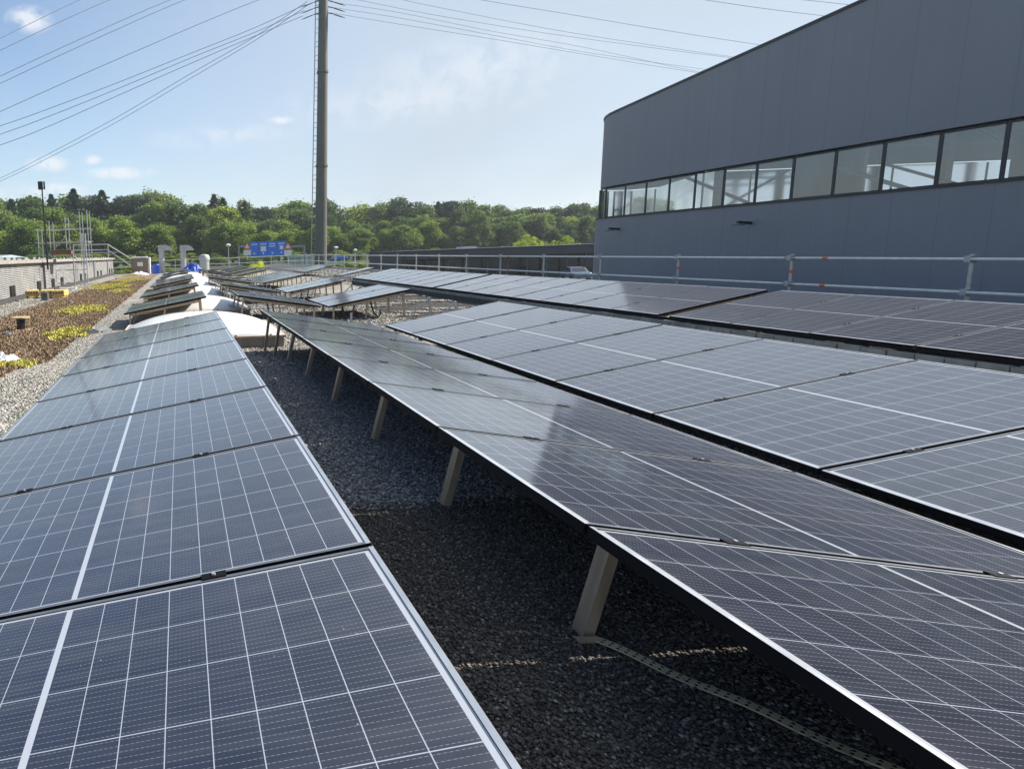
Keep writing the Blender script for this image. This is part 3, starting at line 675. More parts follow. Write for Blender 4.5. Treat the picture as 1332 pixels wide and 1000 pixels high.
a = MB(); a.box(45.6, 46, YN, YE-.4, GR-1, zbot+.6); a.box(FX(YE)+.8, 45.5, YN, YE-.5, zbot-1.6, zbot-1.4); a.build('back_wall_and_floor', M['interior'], t)
# windows
def wpt(y, off): return FX(y)-off
yk = [mull[0]-dm*k for k in range(12, 0, -1)]+[mull[0]+dm*k for k in range(0, 12)]
yk = sorted(yk)
for k in range(len(yk)-1):
    y0_, y1_ = yk[k]+.03, yk[k+1]-.03
    a = MB(); a.box(FX(y0_)-.02, FX(y0_)+.05, 0, .045, 0, 0)
    a = MB(); hw_ = .03
    for yy in (yk[k]+.032,):
        pass
    # frame: four thin bars, pane inside
    A = Vector((FX(yk[k]), yk[k], 0)); B = Vector((FX(yk[k+1]), yk[k+1], 0)); D = (B-A).normalized()
    A2, B2 = A+D*.003, B-D*.003
    a.beam(A2+D*.012+Vector((0, 0, zbot+.001)), A2+D*.012+Vector((0, 0, ztop-.031)), .022, .06, up=(0, 1, 0))
    a.beam(B2-D*.012+Vector((0, 0, zbot+.001)), B2-D*.012+Vector((0, 0, ztop-.031)), .022, .06, up=(0, 1, 0))
    a.beam(A2+D*.0235+Vector((0, 0, zbot+.024)), B2-D*.0235+Vector((0, 0, zbot+.019)), .06, .034)
    a.beam(A2+D*.0235+Vector((0, 0, ztop-.055)), B2-D*.0235+Vector((0, 0, ztop-.05)), .06, .034)
    wnd = a.build('window', M['mullion'], t)
    g = MB(); g.add([A2+D*.023+Vector((0, 0, zbot+.046)), B2-D*.023+Vector((0, 0, zbot+.046)), B2-D*.023+Vector((0, 0, ztop-.077)), A2+D*.023+Vector((0, 0, ztop-.077))], [(0, 3, 2, 1)])
    g.build('pane', M['glass'], wnd)
# rounded corner panes and end-wall band
P = plan(.0); idx = [i for i, p in enumerate(P) if p[1] >= yk[-1]-.2]
for i in range(idx[0], len(P)-1):
    A = Vector((P[i][0], P[i][1], 0)); B = Vector((P[i+1][0], P[i+1][1], 0))
    if i == idx[0]: A = Vector((FX(yk[-1]), yk[-1], 0))
    if (B-A).length < .05: continue
    D = (B-A).normalized(); wnd = None
    ze = ztop+0.7*smooth(22.0, 22.9, A.x); ze2 = ztop+0.7*smooth(22.0, 22.9, B.x)
    a = MB(); a.beam(A+D*.02+Vector((0, 0, zbot+.001)), A+D*.02+Vector((0, 0, ze-.031)), .04, .07, up=(0, 1, 0)); wnd = a.build('window', M['mullion'], t)
    g = MB(); g.add([A+D*.04+Vector((0, 0, zbot+.01)), B+Vector((0, 0, zbot+.01)), B+Vector((0, 0, ze2-.005)), A+D*.04+Vector((0, 0, ze-.005))], [(0, 3, 2, 1)])
    g.build('pane', M['glass'], wnd)
# inside steelwork: columns and trusses seen through the glass
a = MB(); yy = YN+1
while yy < YE-1:
    for xx in (24.0, 34.0, 44.8): a.box(xx-.15, xx+.15, yy-.15, yy+.15, zbot-1.39, ztop+2.38)
    z_ = ztop+1.35
    a.beam((18.6+FS*yy, yy, z_), (45, yy, z_), .14, .16); x_ = 19.5; up_ = True
    while x_ < 44:
        a.beam((x_, yy, z_ if up_ else z_+.85), (x_+1.7, yy, z_+.85 if up_ else z_), .07, .08); x_ += 1.7; up_ = not up_
    yy += 5.4
for xx in (21.0, 30.0):
    yy = YN+1
    while yy < YE-6.4: a.beam((xx, yy, zbot+.1), (xx, yy+5.4, ztop+1.0), .09, .1); yy += 5.4
a.build('steelwork', M['steel_white'], t)
a = MB(); p = atF(985, 225); a.lathe((FX(p.y)+3.2, p.y+1.0, zbot-1.3), [(.9, 0), (.9, 3.3), (1.5, 3.5), (1.5, 3.9), (.7, 4.3)], 20); a.build('machine', M['black'], t, smooth=True)
for px, py in ((809, 298), (982, 290)):
    p = atF(px, py); a = MB(); a.beam((p.x-.12, p.y, p.z), (p.x-.55, p.y, p.z+.04), .1, .08); a.box(p.x-.65, p.x-.4, p.y-.12, p.y+.12, p.z-.06, p.z-.041); a.build('wall_lamp', M['mullion'], t)

# ------------------------------------------------------------------ low dark building beyond
LY = 80.0; p = atY(523, 323, LY); xl = p.x; zt_ = p.z-.45
t = thing('low_building', 'low flat-roofed dark building beyond the guard rail, left of the hall', 'building', (xl, LY, terr(0, LY)))
g0 = terr(0, LY); H = zt_-g0
a = MB(); a.box(0, 34, 0, 14, H-.95, H); a.box(-.0, .6, .3, 13.9, -.5, H-.951); a.box(.61, 33.9, 2.6, 13.9, -.5, H-.951); a.build('walls', M['lowdark'], t)
a = MB(); a.box(.61, 33.9, 2.45, 2.59, .4, H-1.1); a.build('glazing', M['lowglass'], t)
for k in range(13):
    a = MB(); a.box(1.3+2.4*k, 1.46+2.4*k, 1.6, 1.76, -.5, H-.951); a.build('post', M['interior'], t)
a = MB(); a.box(-.1, 34.1, -.1, 14.1, H+.001, H+.1); a.build('roof_edge', M['mullion'], t)
a = MB(); a.box(8.5, 10.2, 3, 5, H+.101, H+.35); a.build('roof_unit', M['white'], t)

# ------------------------------------------------------------------ left side: clad upstand wall
g = 0.0; WX = -6.25; WY0, WY1 = 12.0, 63.0
t = thing('clad_upstand_wall', 'low pale clad wall with dark vents along the left of the roof', 'wall', (WX, 0, 0))
a = MB()
segs = [(12, 21.3), (22.2, 30.2), (31.2, 39.4), (40.4, 48.6), (49.6, 57.6), (58.2, 63)]
for y0_, y1_ in segs:
    a = MB(); a.box(-.25, 0, y0_, y1_, .22, 1.42); a.build('cladding', M['cladding'], t)
a = MB(); a.box(-.3, .05, WY0, WY1, -.01, .219); a.build('base', M['bitumen'], t)
a = MB(); a.box(-.5, .16, WY0, WY1, 1.421, 1.56); a.build('cornice', M['curb'], t)
for i in range(len(segs)-1):
    y0_, y1_ = segs[i][1], segs[i+1][0]; a = MB(); a.box(-.28, .06 if i != 1 else -.1, y0_+.002, y1_-.002, .22, 1.42); a.build('pilaster', M['rooffelt'], t)
for y in (24.5, 29.2, 32.5, 35.0, 41.8, 43.5, 50.5, 52.6, 59, 61):
    a = MB(); a.box(-.02, .03, y, y+.75, .224, .62); 
    for k in range(4): a.beam((.045, y+.04, .28+.09*k), (.045, y+.71, .28+.09*k), .02, .03)
    a.build('vent', M['black'], t)
a = MB(); y = 14.0
while y < 60: a.box(-.35-.1*random.random(), -.05, y, y+.25+.4*random.random(), 1.561, 1.60+.07*random.random()); y += .5+.9*random.random()
a.build('coping_stones', M['concrete'], t)
struct(grid_sheet('upper_roof', RX0, WX-.3, 12, 63, 4, 10, lambda x, y: 1.3, M['rooffelt']))
t = thing('green_metal_roof', 'pale green sheet metal roof behind the clad wall, far left', 'roof', (-13.2, 24, 1.3))
a = MB(); a.add([(-3, 0, .3), (6.2, 0, .30), (6.2, 9, .30), (-3, 9, .3), (-3, 3, .58), (6.0, 5, .5), (6.2, 0, .24), (-3, 0, .24), (6.2, 9, .24), (-3, 9, .24)],
                [(0, 1, 5, 4), (1, 2, 5), (2, 3, 4, 5), (0, 7, 6, 1), (1, 6, 8, 2), (2, 8, 9, 3)]); a.build('sheet', M['green_metal'], t)
a = MB(); a.box(-2.8, 6.0, .2, 8.8, -.0, .239); a.build('base', M['concrete'], t)
for k in range(8):
    a = MB(); a.beam((-2.6+1.1*k, .02, .315), (-2.6+1.1*k, 2.9, .57), .04, .03); a.build('seam', M['green_metal'], t)
p = atY(81, 327, 33); a = MB(); a.box(-.5, .5, -.4, .4, 0, .18); a.box(-.53, .53, -.43, .43, .181, .22)
tag(a.build('orange_crate', M['redwood'], loc=(p.x, p.y, p.z-.16), bevel=.02), 'rust-orange crate on top of the clad wall by the scaffold', 'crate')

def up_tube(mb, x, y, z0, z1, r=.024): mb.tube([(x, y, z0), (x, y, z1)], r, 8)
# scaffold tower behind the wall
t = thing('scaffold_tower', 'galvanised tube scaffold tower standing behind the clad wall', 'scaffold', (-7.1, 40, 1.1))
xs = [-1.2, -.5, .45, 1.3, 1.75]
for i, xx in enumerate(xs):
    for yy in (0, 1.2):
        a = MB(); up_tube(a, xx, yy, 0, [2.3, 2.7, 2.9, 3.2, 3.25][i]); a.build('standard', M['galv'], t, smooth=True)
for z_ in (.75, 1.45, 2.2):
    for yy in (0, 1.2):
        a = MB(); a.tube([(-1.35, yy-.05, z_), (3.3 if z_ < 1 else 1.9, yy-.05, z_)], .022, 8); a.build('ledger', M['galv'], t, smooth=True)
a = MB(); a.tube([(-1.2, 0, .1), (.45, 0, 1.8)], .02, 8); a.build('brace', M['galv'], t); a = MB(); a.tube([(1.3, 0, .1), (.45, 0, 1.15)], .02, 8); a.build('brace', M['galv'], t)
a = MB(); a.box(-1.2, 1.75, .05, 1.15, 1.38, 1.42); a.build('deck', M['wood'], t)
# ladder standard in front of the wall
p = atZ(113, 377, 0.0); t = thing('alloy_ladder', 'upright silver lattice ladder standing in front of the clad wall', 'ladder', (p.x, p.y, 0))
for dx in (-.08, .08):
    a = MB(); a.tube([(dx, 0, 0), (dx, 0, 2.75)], .028, 8); a.build('rail', M['alu'], t, smooth=True)
for k in range(10):
    a = MB(); a.tube([(-.08, 0, .2+.27*k), (.08, 0, .2+.27*k)], .016, 6); a.build('rung', M['alu'], t, smooth=True)
a = MB(); a.box(-.75, .55, -.25, .25, .001, .04); a.build('foot_plate', M['white'], t)
t = thing('small_scaffold_frame', 'low tube frame standing left of the ladder by the clad wall', 'scaffold', (p.x-1.6, p.y+.8, 0))
for xx in (-1.0, -.1, .9):
    a = MB(); up_tube(a, xx, 0, .0, 1.9 if xx > 0 else 1.5); a.build('standard', M['galv'], t, smooth=True)
for z_ in (.35, 1.0):
    a = MB(); a.tube([(-1.1, -.04, z_), (1.6, -.04, z_)], .022, 8); a.build('ledger', M['galv'], t, smooth=True)
a = MB(); a.box(-.2, .9, .1, .6, .02, .1); a.build('plank', M['white'], t)
# stair guard rail at the end of the wall
t = thing('stair_hand_rail', 'galvanised hand rail sloping down beyond the end of the clad wall', 'guard rail', (0, 62, 0))
q1, q2, q3, q4 = atY(140, 318, 62), atY(175, 340, 62), atY(140, 325, 62), atY(170, 346, 62)
l1, l3 = atY(95, 319, 62), atY(95, 326, 62)
for A, B in ((q1, q2), (q3, q4), (l1, q1), (l3, q3)):
    a = MB(); a.tube([(A.x, 0, A.z), (B.x, 0, B.z)], .05, 8); a.build('bar', M['galv'], t, smooth=True)
for A in (q1, l1): a = MB(); a.tube([(A.x, .1, 0), (A.x, .1, A.z)], .045, 8); a.build('post', M['galv'], t, smooth=True)
# camera pole
p = atY(61, 330, 30); t = thing('camera_pole', 'thin dark pole with a small floodlight on top, left of the scaffold', 'pole', (p.x, 30, 1.1))
zt2 = atY(57, 246, 30).z-1.1
a = MB(); a.tube([(0, 0, 0), (-.02, 0, zt2)], [.045, .03], 8); a.build('mast', M['black'], t, smooth=True)
a = MB(); a.box(-.17, .02, -.1, .1, zt2-.02, zt2+.32); a.box(.06, .12, -.04, .04, zt2-.02, zt2+.32); a.beam((-.02, 0, zt2+.05), (.1, 0, zt2+.05), .03, .03); a.build('floodlight', M['black'], t, bevel=.01)

# ------------------------------------------------------------------ loose things on the roof
p = atZ(28, 431, GZ(14)); t = thing('cable_spool', 'small wooden cable spool standing in the sedum bed', 'cable spool', (p.x, p.y, .02))
a = MB(); a.lathe((0, 0, 0), [(.2, 0), (.2, .025)], 24); a.build('bottom_flange', M['wood'], t, smooth=True)
a = MB(); a.lathe((0, 0, .0255), [(.09, 0), (.092, .1), (.09, .239)], 20); a.build('wound_cable', M['black'], t, smooth=True)
a = MB(); a.lathe((0, 0, .265), [(.2, 0), (.2, .025)], 24); a.build('top_flange', M['wood'], t, smooth=True)
for i, (px, rz_, lb) in enumerate(((43, .22, 'leftmost yellow bundle of perforated boards by the clad wall'), (62, .12, 'middle yellow bundle of perforated boards by the clad wall'), (79, -.05, 'rightmost yellow bundle of perforated boards by the clad wall'))):
    p = atZ(px, 388, 0); t = thing('yellow_bundle', lb, 'bundle', (p.x, p.y, 0), (0, 0, rz_), 'yellow bundles on the gravel')
    a = MB(); a.box(-.2, .2, -.45, .45, .02, .09); a.box(-.25, .25, -.42, .42, .095, .34); 
    a.build('boards', M['yellow'], t, bevel=.03)
    for k in range(4): c = MB(); c.box(-.2+.11*k, -.14+.11*k, -.432, -.41, .2, .26); c.build('slot', M['black'], t)
p = atZ(59, 392, 0); a = MB(); a.box(-.12, .12, -.1, .1, 0, .32); a.lathe((0, 0, .32), [(.07, 0), (.07, .04)], 12)
tag(a.build('roof_drain_box', M['greysheet'], loc=(p.x, p.y, 0), bevel=.015), 'small grey-brown box in front of the yellow bundles', 'box')
t = thing('wrapped_pallet', 'brown wrapped pallet box with white top at the far end', 'pallet', (atY(183, 350, 60.5).x, 60.5, 0))
a = MB(); a.box(-.8, .7, -.6, .6, .12, 1.45); a.build('wrapped_load', M['kraft'], t, bevel=.03)
a = MB(); a.box(-.75, .65, -.55, .55, 1.451, 1.58); a.box(.71, .9, -.55, .55, .0, 1.5); a.build('white_wrap', M['white'], t, bevel=.04)
a = MB(); a.box(-.25, .25, -.615, -.601, .75, 1.1); a.build('sticker', M['white'], t)
a = MB(); a.box(-.75, .65, -.55, .55, .0, .119); a.build('pallet_base', M['wood'], t)
def crumple(name, c, rx, ry, h, mat, label, cat, seed=0):
    rr = random.Random(seed); n = 12; vs = []; fs = []
    for j in range(n+1):
        for i in range(n+1):
            u = 2*i/n-1; v = 2*j/n-1; k = max(0, 1-(u*u+v*v)*.8)
            vs.append((u*rx*(1+.15*rr.random()), v*ry*(1+.15*rr.random()), (h*k*(.35+.65*rr.random()) if k > 0 else 0)+.006))
    for j in range(n):
        for i in range(n):
            q = j*(n+1)+i; fs.append((q, q+1, q+n+2, q+n+1))
    a = MB(); a.add(vs, fs); return tag(a.build(name, mat, loc=c), label, cat)
p = atZ(2, 476, GZ(9)); crumple('white_sheet', (p.x, p.y, GZ(p.y)), .3, .3, .22, M['cloth'], 'crumpled white sheet lying in the sedum, far left', 'sheet', 3)
p = atZ(195, 358, 0); crumple('grey_tarpaulin', (atY(181, 356, 58.5).x, 58.5, 0), .8, .6, .35, M['cloth'], 'crumpled grey-white tarpaulin in front of the wrapped pallet', 'sheet', 5)
for i, (px, py, l_, w_, an, mt, lb) in enumerate([(118, 435, .30, .08, .5, 'greysheet', 'dark grey metal offcut lying on the gravel strip, leftmost of three'), (128, 430, .26, .08, .9, 'alu', 'silver metal offcut lying between the other two on the gravel'), (139, 433, .18, .11, .3, 'cloth', 'short pale offcut nearest the left panel row')]):
    p = atZ(px, py, GZ(12)); a = MB(); a.box(-l_/2, l_/2, -w_/2, w_/2, .02, .035); a.box(-l_/2, l_/2, -w_/2-.012, -w_/2-.001, .0, .075); a.box(-l_/2, l_/2, w_/2+.001, w_/2+.012, .0, .075)
    o = a.build('metal_offcut', M[mt], loc=(p.x, p.y, .01)); o.rotation_euler = (0, .08, an); tag(o, lb, 'offcut', 'metal offcuts on the gravel')
rr = random.Random(4); ROCKS = [(6, 498, 'dark block in the sedum at the far left, near the white sheet'), (10, 438, 'small dark lump left of the cable spool'), (38, 476, 'small grey lump right of the white sheet'), (144, 372, 'dark lump left of the far yellow sedum'), (151, 363, 'small dark lump just behind the far yellow sedum'), (136, 395, 'grey lump beside the gravel strip, mid distance'), (92, 395, 'dark lump right of the yellow bundles'), (23, 393, 'dark lump at the foot of the clad wall, left')]
for px, py, lb in ROCKS:
    p = atZ(px, py, GZ(12)); a = MB(); s_ = .06*(1 if p.y < 12 else 1.5)
    a.lathe((0, 0, 0), [(s_*.8, 0), (s_, s_*.3), (s_*.8, s_*.75), (s_*.3, s_*.95)], 7)
    for i, v in enumerate(a.v): a.v[i] = (v[0]*(1+.3*rr.random()), v[1]*(.8+.3*rr.random()), v[2])
    tag(a.build('dark_lump', M['greysheet'], loc=(p.x, p.y, GZ(p.y)+.01)), lb, 'lump', 'dark lumps lying on the roof')
# perforated strap from the front leg
_a, _b = atZ(770, 828, GZ(1)+.019), atZ(1166, 1001, GZ(1)+.019); pts = [_a, _a.lerp(_b, .5), _b, _b+(_b-_a)*.35]
m, t_, b = newmat('perforated_strap'); uv = N(t_, 'ShaderNodeUVMap'); uv.uv_map = 'UVMap'; sp = N(t_, 'ShaderNodeSeparateXYZ'); L(t_, uv.outputs[0], sp.inputs[0])
fu = MATH(t_, 'SUBTRACT', MATH(t_, 'FRACT', MATH(t_, 'MULTIPLY', sp.outputs[0], 1/.022)), .5); 
row_ = MATH(t_, 'SUBTRACT', MATH(t_, 'FRACT', MATH(t_, 'MULTIPLY', sp.outputs[1], 1/.016)), .5)
dd = MATH(t_, 'SQRT', MATH(t_, 'ADD', MATH(t_, 'MULTIPLY', fu, MATH(t_, 'MULTIPLY', fu, 1.9)), MATH(t_, 'MULTIPLY', row_, row_)))
c = MIXC(t_, MATH(t_, 'LESS_THAN', dd, .27), (.86, .72, .48), (.02, .018, .015)); L(t_, c, b.inputs['Base Color']); b.inputs['Roughness'].default_value = .5; b.inputs['Metallic'].default_value = .3
vs = []; fs = []; dist = 0; uvs = []; hw_ = .0165; NS = 40
def lerp_pts(tt):
    k = min(int(tt*(len(pts)-1)), len(pts)-2); f_ = tt*(len(pts)-1)-k; return pts[k].lerp(pts[k+1], f_)
prev = None
for i in range(NS+1):
    q = lerp_pts(i/NS); d = (lerp_pts(min(1, i/NS+.01))-lerp_pts(max(0, i/NS-.01))).normalized(); n_ = Vector((d.y, -d.x, 0))
    if prev: dist += (q-prev).length
    prev = q; zz = .004*sin(i*.5)
    for (sg, dz_) in ((-1, 0), (1, 0), (1, -.003), (-1, -.003)): vs.append(q+n_*hw_*sg+Vector((0, 0, zz+dz_))); uvs.append((dist, sg*hw_))
for i in range(NS):
    q = 4*i; r = q+4; fs += [(q, q+1, r+1, r), (q+1, q+2, r+2, r+1), (q+2, q+3, r+3, r+2), (q+3, q, r, r+3)]
a = MB(); a.add(vs, fs); o = a.build('perforated_strap', m); ul = o.data.uv_layers.new(name='UVMap')
for lp in o.data.loops: ul.data[lp.index].uv = uvs[lp.vertex_index]
tag(o, 'perforated metal strap on the black gravel running from the nearest leg', 'metal strap')
a = MB(); a.box(-.03, .03, -.012, .02, 0, .004); a.box(-.03, .025, -.016, -.0125, .0, .022)
tag(a.build('foot_bracket', M['beige_alu'], loc=(1.195, 1.872, GZ(1)+.012)), 'small steel foot bracket at the nearest leg', 'bracket')
# cables hanging under the second block of the right row
for i, (x0_, y0_, lb) in enumerate(((3.35, 13.9, 'black cable loop hanging under the low corner of the second block of the right row'), (3.95, 13.95, 'black cable loop hanging under the middle of the second block of the right row'))):
    a = MB(); z0_ = .29+.10*i; a.tube([(x0_, y0_+.1, z0_+.05), (x0_+.02, y0_, z0_-.1), (x0_+.05, y0_-.05, z0_-.25), (x0_+.13, y0_-.05, z0_-.34), (x0_+.2, y0_-.03, z0_-.28), (x0_+.2, y0_, z0_-.2)], .018, 8)
    tag(a.build('cable_loop', M['black'], smooth=True), lb, 'cable', 'black cable loops')
# vent cowls at the far end
def cowl(px, lb):
    p = atY(px, 350, 62.5); zt = atY(px, 319, 62.5).z
    t = thing('vent_cowl', lb, 'vent', (p.x, 62.5, 0), group='goose-neck vents at the far end')
    a = MB(); a.tube([(0, 0, 0), (0, 0, zt-.55)], .27, 20); a.build('duct', M['galv'], t, smooth=True)
    a = MB(); a.box(-.3, .28, -.3, .3, zt-.55, zt-.2); pr = [(-.3, zt-.2), (-.3, zt), (.45, zt), (.8, zt-.16), (1.02, zt-.45), (1.02, zt-.5), (.281, zt-.5), (.281, zt-.2)]
    vs = [(x_, -.4, z_) for x_, z_ in pr]+[(x_, .4, z_) for x_, z_ in pr]; n = len(pr)
    a.add(vs, [tuple(range(n)), tuple(range(2*n-1, n-1, -1))]+[(i, i+n, (i+1) % n+n, (i+1) % n) for i in range(n)]); a.build('hood', M['galv'], t)
cowl(211, 'left goose-neck ventilation cowl at the far end of the roof'); cowl(239, 'right goose-neck ventilation cowl at the far end of the roof')
p = atY(266, 345, 62.5); t = thing('round_vent', 'squat round metal vent right of the two goose-neck cowls', 'vent', (p.x, 62.5, 0))
a = MB(); a.lathe((0, 0, 0), [(.45, 0), (.45, 1.0)], 20); a.build('stub', M['galv'], t, smooth=True); a = MB(); a.lathe((0, 0, 1.0), [(.5, 0), (.52, .3), (.4, .5), (.15, .58)], 20); a.build('cap', M['galv'], t, smooth=True)
p = atY(203, 348, 61); a = MB(); a.box(-.35, .35, -.3, .3, 0, .75); a.lathe((0, 0, .75), [(.3, 0), (.28, .1)], 12)
tag(a.build('blue_barrel', M['bluesheet'], loc=(p.x, 61, 0), bevel=.08), 'blue plastic drum beside the wrapped pallet', 'drum')
crumple('blue_tarpaulin', (atY(250, 350, 52).x, 52, 0.25), .75, .7, .75, M['bluesheet'], 'bright blue tarpaulin heaped behind the last dome skylights', 'sheet', 8)

# ------------------------------------------------------------------ street beyond: signs, lamps, cars
p = atY(348, 332, 128); t = thing('gantry_sign', 'blue road sign board with four lanes on a pale gantry', 'road sign', (p.x, 128, 0))
x0, x1 = atY(325, 330, 128).x-p.x, atY(372, 330, 128).x-p.x; z0, z1 = atY(348, 333, 128).z, atY(348, 314, 128).z; wv_ = (x1-x0)/4
for k in range(4):
    a = MB(); a.box(x0+k*wv_+.05, x0+(k+1)*wv_-.05, 0, .08, z0, z1); bd = a.build('sign_panel', M['blue'], t)
    xm = x0+(k+.5)*wv_
    for (dx, z_, w_, h_) in ([(0, .82, .8, .06), (0, .2, .28, .12)], [(0, .82, .8, .06), (0, .5, .7, .34), (0, .2, .28, .12)], [(0, .82, .8, .06), (0, .66, .8, .06), (0, .2, .28, .12)], [(0, .55, .5, .26), (0, .82, .8, .06), (0, .2, .28, .12)])[k]:
        zc = z0+(z1-z0)*z_; b_ = MB(); b_.box(xm-w_*wv_/2+.1, xm+w_*wv_/2-.1, -.02, -.004, zc-h_*(z1-z0)/2, zc+h_*(z1-z0)/2); b_.build('lettering', M['white'], bd)
gz = terr(0, 128)
for (pa, pb) in ((311, 326), (377, 396)):
    xa, xb = atY(pa, 330, 128.3).x-p.x, atY(pb, 330, 128.3).x-p.x; zg = atY(pa, 322, 128.3).z
    a = MB(); xo = xa if pa < 340 else xb
    a.box(xo-.17, xo+.17, .3, .7, gz, zg); a.box(min(xa, xb)-.17, max(xa, xb)+.17, .3, .7, zg+.001, zg+.35); a.build('gantry_leg', M['steel_white'], t)
for px in (341, 356): a = MB(); xq = atY(px, 330, 128).x-p.x; a.box(xq-.1, xq+.1, .1, .28, gz, z1-.1); a.build('post', M['steel_white'], t)
for px, lb in ((321.5, 'red and white warning sign left of the blue road sign'), (374.5, 'red and white warning sign right of the blue road sign')):
    q = atY(px, 320, 126); t = thing('warning_sign', lb, 'road sign', (q.x, 126, 0), group='triangular warning signs'); zc = q.z
    a = MB(); a.add([(-.75, 0, zc-.6), (.75, 0, zc-.6), (0, 0, zc+.8), (-.75, .06, zc-.6), (.75, .06, zc-.6), (0, .06, zc+.8)], [(0, 1, 2), (5, 4, 3), (0, 3, 4, 1), (1, 4, 5, 2), (2, 5, 3, 0)]); a.build('red_border', M['orange'], t)
    a = MB(); a.add([(-.42, -.02, zc-.4), (.42, -.02, zc-.4), (0, -.02, zc+.4), (-.42, -.005, zc-.4), (.42, -.005, zc-.4), (0, -.005, zc+.4)], [(0, 1, 2), (5, 4, 3), (0, 3, 4, 1), (1, 4, 5, 2), (2, 5, 3, 0)]); a.box(-.7, .7, -.0, .06, zc-1.7, zc-.75); a.build('white_face', M['white'], t)
    a = MB(); a.tube([(0, .1, gz), (0, .1, zc-.6)], .06, 8); a.build('post', M['galv'], t)
p = atY(392, 337, 135); t = thing('pale_bus_shelter', 'long pale green shelter right of the blue road sign', 'shelter', (p.x, 135, terr(0, 135)))
xa = 17*135/868; a = MB(); zz = p.z+.55-terr(0, 135); a.box(-xa, xa, 0, 2.2, zz-.25, zz); a.build('roof', M['green_metal'], t); a = MB(); a.box(-xa+.1, xa-.1, .3, 2, .2, zz-.251); a.build('glazed_side', M['green_metal'], t)
for k in range(5): a = MB(); xq = -xa+.1+(2*xa-.3)*k/4; a.box(xq, xq+.1, .15, .25, 0, zz-.251); a.build('post', M['white'], t)
def lamp(px, pt, Y, lb):
    q = atY(px, pt, Y); g_ = terr(0, Y); t = thing('street_lamp', lb, 'street lamp', (q.x, Y, g_), group='street lamps beyond the roof')
    a = MB(); a.tube([(0, 0, 0), (0, 0, q.z-g_)], [.09, .05], 8); a.build('pole', M['galv'], t, smooth=True)
    a = MB(); a.lathe((0, 0, q.z-g_), [(.18, 0), (.34, .15), (.34, .3), (.1, .42)], 10); a.build('lamp_head', M['white'], t, smooth=True)
lamp(297, 321, 100, 'street lamp left of the blue road sign'); lamp(437, 324, 110, 'street lamp just right of the tall mast'); lamp(462, 327, 120, 'street lamp right of the blue car')
def car(p, rz_, mat, lb):
    t = thing('parked_car', lb, 'car', p, (0, 0, rz_), 'cars beyond the roof')
    prof = [(-2.1, .35), (-2.12, .75), (-1.95, .95), (-1.2, 1.02), (-.55, 1.45), (.75, 1.48), (1.55, 1.05), (2.1, .95), (2.15, .4)]
    n = len(prof); vs = [(x_, -.85 if z_ < 1.1 else -.68, z_) for x_, z_ in prof]+[(x_, .85 if z_ < 1.1 else .68, z_) for x_, z_ in prof]
    a = MB(); a.add(vs, [tuple(range(n)), tuple(range(2*n-1, n-1, -1))]+[(i, i+n, (i+1) % n+n, (i+1) % n) for i in range(n)]); a.build('body', mat, t, bevel=.05)
    a = MB()
    for sy in (-1, 1): a.add([(-1.1, sy*.80, 1.06), (-.52, sy*.72, 1.40), (.7, sy*.72, 1.42), (1.35, sy*.80, 1.08), (-1.1, sy*.815, 1.06), (-.52, sy*.735, 1.40), (.7, sy*.735, 1.42), (1.35, sy*.815, 1.08)], [(0, 1, 2, 3), (4, 5, 6, 7), (0, 4, 7, 3), (1, 5, 6, 2)])
    a.add([(-1.22, -.7, 1.04), (-1.22, .7, 1.04), (-.6, .6, 1.43), (-.6, -.6, 1.43)], [(0, 3, 2, 1)]); a.add([(1.52, -.7, 1.08), (1.52, .7, 1.08), (.8, .6, 1.475), (.8, -.6, 1.475)], [(0, 1, 2, 3)])
    a.build('windows', M['carglass'], t)
    for sx in (-1.3, 1.35):
        for sy in (-.78, .78): a = MB(); a.tube([(sx, sy-.1, .33), (sx, sy+.1, .33)], .33, 16); a.build('wheel', M['tyre'], t, smooth=True)
q = atY(441, 337, 150); car((q.x, 150, terr(0, 150)+.03), 0.1, M['carpaint'], 'bright blue car on the road behind the tall mast'); 
q = atY(749, 350, 72); car((q.x, 72, terr(0, 72)+.02), 1.35, M['carsilver'], 'pale silver-blue car parked in front of the low dark building')
car((q.x+4.5, 73, terr(0, 72)+.02), 1.45, M['tyre'], 'dark car parked right of the pale silver-blue car')

# ------------------------------------------------------------------ tall power mast and its lines
MY = 85.0; b0 = atY(417.3, 335, MY); tp = atY(420.6, 0, MY); dd = (tp-b0)/(tp.z-b0.z)
g_ = terr(0, MY); foot = b0+dd*(g_-b0.z); HM = tp.z-g_+8
t = thing('power_mast', 'tall round olive-grey steel power mast behind the roof', 'power mast', foot)
def mp_(h): return Vector((dd.x*h, 0, h))
w0, w1 = 7.8/FPX*MY, 5.6/FPX*MY; hh_ = tp.z-g_
def mr(h): return w0+(w1-w0)*h/hh_
a = MB(); nseg = 26
a.tube([mp_(HM*k/nseg) for k in range(nseg+1)], [mr(HM*k/nseg) for k in range(nseg+1)], 28); a.build('shaft', M['mast'], t, smooth=True)
for py in (94, 216):
    h = atY(419, py, MY).z-g_; a = MB(); a.tube([mp_(h-.12), mp_(h+.12)], mr(h)+.09, 28); a.build('flange', M['mast'], t, smooth=True)
lx = -(w0+.45)
a = MB(); a.tube([mp_(1)+Vector((lx, 0, 0)), mp_(HM-2)+Vector((lx+.35, 0, 0))], .06, 6); lad = a.build('climbing_rail', M['galv'], t)
h = 2.0
for k in range(24):
    for q_ in (0, .55):
        a = MB(); a.tube([mp_(h+q_)+Vector((lx+.35*h/HM, 0, 0)), mp_(h+q_)+Vector((-mr(h)*.9, 0, 0))], .035, 5); a.build('bracket', M['galv'], t)
    h += 1.55
